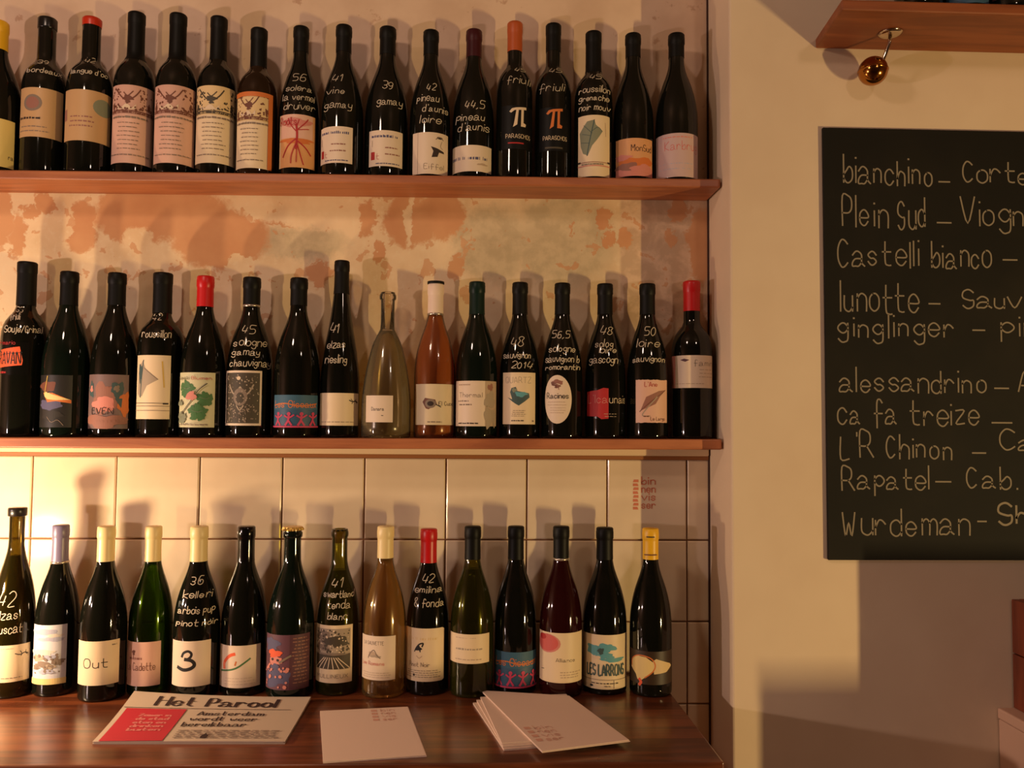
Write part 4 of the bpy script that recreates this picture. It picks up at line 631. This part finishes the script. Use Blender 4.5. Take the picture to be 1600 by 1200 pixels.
    # paper label
    if lab:
        a0, a1, z0, z1 = lab; W = R * (a1 - a0); Hh = z1 - z0; na = 20
        def wrap(u, v, l):
            a = a0 + u / R; q = R + .0004 + .00008 * l; return (q * math.sin(a), -q * math.cos(a), z0 + v)
        oval = name == 'M13'
        if oval:
            k = Ink(.003); k.layer = -1; k.poly([(W / 2 + W / 2 * math.cos(i * math.pi / 18), Hh / 2 + Hh / 2 * math.sin(i * math.pi / 18)) for i in range(36)], pmat('paper_' + paper, PAPERS[paper], .55), 0); lo = k.build('label', wrap, root)
        else:
            rag = .0012 if name in ('M15', 'M14') else 0; rr = random.Random(3)
            v = []; f = []
            for i in range(na + 1):
                u = W * i / na; e0 = rr.uniform(0, rag); e1 = rr.uniform(0, rag)
                cut = .0025 if (name == 'B10' and i in (0, na)) else 0
                v += [wrap(u, e0 + cut, 0), wrap(u, Hh - e1 - cut, 0)]
            for i in range(na): f.append((2 * i, 2 * i + 2, 2 * i + 3, 2 * i + 1))
            sd = {'clearblack': .12, 'black': .5}.get(paper, .5)
            lo = link('label', mesh('label', v, f, True), pmat('paper_' + paper, PAPERS[paper], sd, 0, .2 if paper == 'black' else .5), root)
        for kk in draw(art, W, Hh, name): kk.build('print', wrap, lo)
    # handwriting in white marker straight on the glass
    if writing:
        rnd = random.Random(name); ks = []
        for t, xa, xb, zb, hh in writing:
            k = Ink(.003); ks.append(k); lim = .87 * rf(zb + hh * .5)
            xa, xb = max(xa, -lim), min(xb, lim)
            k.text(t, xa, xb, zb, hh * .95, .0013 if name not in ('T13', 'T14', 'T8', 'T9') else .0011, CHALK, rnd, slant=.13)
        def wrapw(u, v, l):
            v = min(max(v, .01), h - .01); r0 = rf(v) + .0006
            s_ = max(-.97, min(.97, u / r0)); a = math.asin(s_) + off; return (r0 * math.sin(a), -r0 * math.cos(a), v)
        for k in ks: k.build('handwriting', wrapw, root)
    return root
for b in BOTTLES: make_bottle(*b)
# ---------------------------------------------------------------- chalkboard
bd = empty('chalkboard', (.652, -DR - .0015, 1.56), 'black chalkboard on the pillar listing wines in white chalk', 'chalkboard')
BX0, BX1, BZ0, BZ1 = .6505, 1.50, 1.1545, 1.9635
def rel(me, o):
    me.transform(Matrix.Translation(-Vector(o.location))); return me
def slate():
    m, nt, b = base('chalkboard_black'); v = objvec(nt)
    n = nt.noise(v, 4, 4); n2 = nt.noise(v, 40, 3)
    c = nt.mix(nt.step(n.outputs['Fac'], .4, .75), lin((22, 20, 15)), lin((32, 28, 20))); nt.link(c, b.inputs['Base Color']); b.inputs['Specular IOR Level'].default_value = .2; b.inputs['Roughness'].default_value = .7; return m
link('board_panel', rel(hexa([(BX0 + .001, -DR - .008, BZ0), (BX1, -DR - .008, BZ0), (BX1, -DR - .0015, BZ0), (BX0 + .001, -DR - .0015, BZ0), (BX0 - .001, -DR - .008, BZ1), (BX1, -DR - .008, BZ1), (BX1, -DR - .0015, BZ1), (BX0 - .001, -DR - .0015, BZ1)], .001), bd), slate(), bd)
CH = pmat('chalk', (138, 126, 106), .95)
rnd = random.Random(5)
for t, x0, x1, z, h in BOARD:
    tot = len(t) * 1.0; parts = t.split(' '); pos = 0
    for wd_ in parts:
        k = Ink(); k.text(wd_, x0 + (x1 - x0) * pos / tot, x0 + (x1 - x0) * (pos + len(wd_)) / tot - (.004 if len(parts) > 1 else 0), z, h, .0040 if t == 'Shiraz' else .0029, CH, rnd); pos += len(wd_) + 1
        o = k.build('chalk_word' if t != '-' else 'chalk_dash', lambda a, b, l: (a - bd.location.x, -.0070, b - bd.location.z), bd)
# ---------------------------------------------------------------- upper right shelf, its bottles and the brass ball
rs = tag(link('wall_shelf', hexa([(.626, -.292, 2.1185), (1.9, -.292, 2.1185), (1.9, -DR, 2.1185), (.640, -DR, 2.1185), (.626, -.292, 2.1375), (1.9, -.292, 2.1375), (1.9, -DR, 2.1375), (.640, -DR, 2.1375)], .003, 3), wood_material('brown_shelf_wood', (120, 62, 30), (146, 80, 42), .5)),
         'short brown wooden shelf high on the pillar above the chalkboard', 'shelf')
HIGH = [('H1', .735, 'dark', 'cream'), ('H2', .818, 'darkgreen', 'blue'), ('H3', .902, 'dark', 'purple'), ('H4', .985, 'wine', 'white')]
_grp = 'wine bottles on the high shelf above the chalkboard'
for nm, x, g, pp in HIGH:
    r_ = make_bottle('T' + nm, 'burg', x + (.05 if nm else 0), -.248, 2.1375, .300, .0395, g, 'black', .05, -.4, [-1.3, .8, .003 if nm == 'H2' else .02, .09], [])
    r_['group'] = _grp
hk = empty('ball_hook', (.7500, -.215, 2.1185), 'shiny brass ball on a thin curved rod under the right-hand high shelf', 'ball hook')
CHROME = pmat('chrome_rod', (206, 190, 170), .12, 1.0); BRASS = pmat('polished_brass', (176, 118, 56), .14, 1.0)
link('mounting_plate', lathe('mounting_plate', [(0, 0), (.021, 0), (.021, -.002), (.016, -.0042), (.008, -.005), (0, -.005)], 32), CHROME, hk)
bc = Vector((0.7291 - .75, -.190 + .215, 2.0576 - 2.1185))
link('rod', tube('rod', [(0, 0, -.004), (-.002, -.001, -.018), (-.006, .008, -.038), (-.012, .014, -.056), (-.022, .020, -.072)], .0034), CHROME, hk)
link('ball', lathe('ball', [(.0262 * math.sin(math.pi * i / 24), bc.z - .0262 * math.cos(math.pi * i / 24)) for i in range(25)], 40, bc.x, bc.y), BRASS, hk)
link('rim', lathe('rim', [(.0258, bc.z - .002), (.0272, bc.z - .001), (.0272, bc.z + .001), (.0258, bc.z + .002)], 40, bc.x, bc.y), BRASS, hk)
# ---------------------------------------------------------------- lower right boxes
wc = empty('white_cabinet', (.9695, -DR, 0), 'low white cabinet against the pillar at the lower right edge', 'cabinet')
WH = painted_wall('white_cabinet_paint', (214, 176, 152), (206, 168, 144))
link('carcass', rel(box(.9695, -.61, 0, 1.52, -DR - .001, .8645, .003, 2), wc), WH, wc); link('top_board', rel(box(.9675, -.615, .8650, 1.525, -DR - .001, .8845, .003, 2), wc), WH, wc)
for i in (0, 1): link('door', rel(box(.978 + i * .272, -.622, .05, .978 + i * .272 + .266, -.610, .855, .003, 2), wc), WH, wc)
br = empty('wooden_crate', (.997, -DR - .002, .8848), 'red-brown wooden crate on top of the white cabinet at right', 'crate')
y0 = -.485
for i in range(2): link('side_board', rel(box(.9975, y0, .8850 + i * .1, 1.0115, -DR - .003, .8845 + (i + 1) * .0995 - .001, .001), br), CRATE, br)
for i in range(2): link('side_board', rel(box(1.330, y0, .8850 + i * .1, 1.344, -DR - .003, .8845 + (i + 1) * .0995 - .001, .001), br), CRATE, br)
for i in range(2): link('front_board', rel(box(1.0117, y0, .8850 + i * .1, 1.3298, y0 + .014, .8845 + (i + 1) * .0995 - .001, .001), br), CRATE, br)
link('back_board', rel(box(1.0117, -DR - .017, .8850, 1.3298, -DR - .003, 1.083, .001), br), CRATE, br)
link('base_board', rel(box(1.0117, y0 + .0142, .8850, 1.3298, -DR - .0172, .897, .001), br), CRATE, br)
# ---------------------------------------------------------------- papers on the counter
PAPER = pmat('menu_paper', (234, 206, 186), .7)
def sheet(quad, z, th, sag=0.0, n=8, m=6, lift=None):
    """a folded sheet: two leaves with a fold along the near edge; quad = far-left, far-right, near-right, near-left"""
    A, B2, C2, D2 = (Vector((q[0], q[1], 0)) for q in quad); v = []; f = []
    for lay in (0, 1):
        for j in range(m + 1):
            for i in range(n + 1):
                s_, t = i / n, j / m; p = (A * (1 - s_) + B2 * s_) * (1 - t) + (D2 * (1 - s_) + C2 * s_) * t
                v.append((p.x, p.y, z + lay * th + sag * math.sin(math.pi * s_) * (1 - .5 * t) * (1 if lay else .3) + (lift(s_, t) if lift else 0)))
    N = (n + 1) * (m + 1); q = lambda l, j, i: l * N + j * (n + 1) + i
    for j in range(m):
        for i in range(n): f += [(q(1, j, i), q(1, j + 1, i), q(1, j + 1, i + 1), q(1, j, i + 1)), (q(0, j, i), q(0, j, i + 1), q(0, j + 1, i + 1), q(0, j + 1, i))]
    for i in range(n): f += [(q(0, 0, i), q(1, 0, i), q(1, 0, i + 1), q(0, 0, i + 1)), (q(0, m, i), q(0, m, i + 1), q(1, m, i + 1), q(1, m, i))]
    for j in range(m): f += [(q(0, j, 0), q(0, j + 1, 0), q(1, j + 1, 0), q(1, j, 0)), (q(0, j, n), q(1, j, n), q(1, j + 1, n), q(0, j + 1, n))]
    return mesh('sheet', v, f)
def flat_wrap(quad, z):
    A, B2, C2, D2 = (Vector((q[0], q[1], 0)) for q in quad)
    def wr(u, v, l):   # u 0..1 left to right, v 0..1 near to far
        p = (D2 * (1 - u) + C2 * u) * (1 - v) + (A * (1 - u) + B2 * u) * v; return (p.x, p.y, z + .0003 + .00005 * l)
    return wr
def stamp_on(parent, quad, z, u0, v0, su, sv, flip=False):
    su *= .75; sv *= .8
    k = Ink(); m = pmat('faded_red_ink', (218, 164, 142), .8)
    for i, t in enumerate(('bin', 'nen', 'vis', 'ser')):
        a, b = u0, u0 + su; k.text(t, a, b, v0 - (i + 1) * sv, sv * .95, .007, m, sm=False)
    for i in range(4): k.add([(u0 - .11, v0 - (i + .9) * sv), (u0 - .045, v0 - (i + .9) * sv), (u0 - .045, v0 - (i + .3) * sv), (u0 - .11, v0 - (i + .3) * sv)], [(0, 1, 2, 3)], m, 1)
    w0 = flat_wrap(quad, z); wr = (lambda u, v, l: w0(1 - u, 1 - v, l)) if flip else w0
    k.build('printed_stamp', wr, parent)
ZC0 = .9046
q1 = [(-.2598, -.2131), (-.1111, -.1929), (-.0652, -.4051), (-.2143, -.4260)]
def card(quad, z, label, th=.0011, sag=0):
    cx = sum(q[0] for q in quad) / 4; cy = sum(q[1] for q in quad) / 4
    r_ = empty('menu_card', (cx, cy, z), label, 'menu card', 'menu cards on the counter')
    ql = [(a - cx, b - cy) for a, b in quad]
    link('back_leaf', sheet(ql, 0, th, sag), PAPER, r_); ql2 = [ql[0], (ql[1][0] - .0012, ql[1][1] - .001), (ql[2][0] - .0015, ql[2][1] + .001), ql[3]]
    link('front_leaf', sheet(ql2, th + .0004, th, sag), PAPER, r_); return r_, ql2, 2 * th + .0004
a, b, c = card(q1, ZC0, 'single square folded menu card lying alone between newspaper and card stack'); stamp_on(a, b, c, .68, .98, .20, .085)
def rot(quad, ang, dx, dy):
    cx = sum(q[0] for q in quad) / 4; cy = sum(q[1] for q in quad) / 4; s_, c_ = math.sin(ang), math.cos(ang)
    return [(cx + dx + (x - cx) * c_ - (y - cy) * s_, cy + dy + (x - cx) * s_ + (y - cy) * c_) for x, y in quad]
q2 = [(.0159, -.1336), (.1738, -.1641), (.2445, -.3741), (.106, -.4150)]
q3 = [(.0012, -.1747), (.1560, -.1480), (.2020, -.3560), (.0500, -.3850)]
card(q3, ZC0, 'lowest menu card of the fanned stack, turned furthest left', sag=0)
card(rot(q3, -.035, .003, .003), ZC0 + .0028, 'second menu card from the bottom of the fanned stack')
card(rot(q3, -.075, .006, .006), ZC0 + .0056, 'third menu card in the fanned stack, just beneath the top one')
a, b, c = card(q2, ZC0 + .0084, 'top menu card of the fanned stack, pointing to the lower right'); stamp_on(a, b, c, .16, .36, .26, .075)
# newspaper, folded, slightly bulged
NP = pmat('newsprint', (204, 182, 158), .8); NR = pmat('newspaper_red', (196, 36, 52), .7); NK = pmat('newspaper_ink', (52, 26, 22), .8); NG = pmat('newspaper_grey', (150, 128, 112), .8); NW = pmat('newspaper_pale_red', (216, 120, 112), .8)
qn = [(-.5994, -.0966 - .05), (-.2883, -.1437), (-.2866, -.3500), (-.584, -.3470)]
qn = [(-.5994, -.1480), (-.2870, -.1560), (-.2866, -.3520), (-.5800, -.3480)]
news = empty('newspaper', (-.44, -.25, ZC0), 'folded newspaper with red front panel lying on the counter at left', 'newspaper')
qr = [(a + .44, b + .25) for a, b in qn]
NB = 3
LIFT = lambda s_, t: (.013 * (1 - s_) ** 2 + .004 * s_ ** 2) * (1 - t) ** 2
for i in range(NB):
    e = .0016 * (i % 2); qq = [(qr[0][0] + e, qr[0][1]), (qr[1][0] - e, qr[1][1] - e), (qr[2][0] - 2 * e, qr[2][1] + e), (qr[3][0] + e, qr[3][1])]
    me = sheet(qq, i * .0014, .0012, .0006 * i, 16, 10, LIFT); link('folded_sheet', me, NP, news)
zt = (NB - 1) * .0014 + .0012
k = Ink(.04)
def bend(u, v, l):
    p = flat_wrap(qr, 0)(u, v, 0); t = 1 - v
    return (p[0], p[1], zt + .0006 * (NB - 1) * math.sin(math.pi * min(max(u, 0), 1)) * (1 - .5 * t) + LIFT(u, t) + .0008 + .00005 * l)
def strip(k, u0, v0, u1, v1, m, n=12, lay=None, cut=0):
    k.layer += 1
    for i in range(n):
        a = u0 + (u1 - u0) * i / n; b = u0 + (u1 - u0) * (i + 1) / n
        for j in range(6):
            c, d = v0 + (v1 - v0) * j / 6, v0 + (v1 - v0) * (j + 1) / 6; k.add([(a, c), (b, c), (b, d), (a, d)], [(0, 1, 2, 3)], m, k.layer)
strip(k, .03, .0, .36, .66, NR)
strip(k, .01, .675, .93, .682, NK)
def bold(k, t, u0, u1, v, h, m, wd, hd): k.text(t, u0, u1, v, h, 0, m, nib=(hd, wd, 0.0), sm=False)
bold(k, 'Het Parool', .17, .83, .735, .18, NK, .021, .008)
bold(k, 'Amsterdam', .44, .80, .535, .085, NK, .010, .005); bold(k, 'wordt weer', .42, .78, .415, .085, NK, .010, .005); bold(k, 'bereikbaar', .40, .74, .295, .085, NK, .010, .005)
for i in range(5): bold(k, ('Zomer in', 'de stad', 'eten en', 'drinken', 'buiten')[i], .13, .30, .50 - i * .075, .05, NW, .012, .008)
rn = random.Random(2)
for i in range(5):
    y = .20 - i * .036; x = .40
    while x < .93:
        wq = rn.uniform(.02, .06); k.add([(x, y), (x + wq, y), (x + wq, y + .014), (x, y + .014)], [(0, 1, 2, 3)], NG, k.layer); x += wq + .012
k.add([(.545, .05), (.575, .05), (.58, .10), (.56, .15), (.545, .10)], [(0, 1, 2, 3, 4)], NK, k.layer + 1)
k.build('print', bend, news)
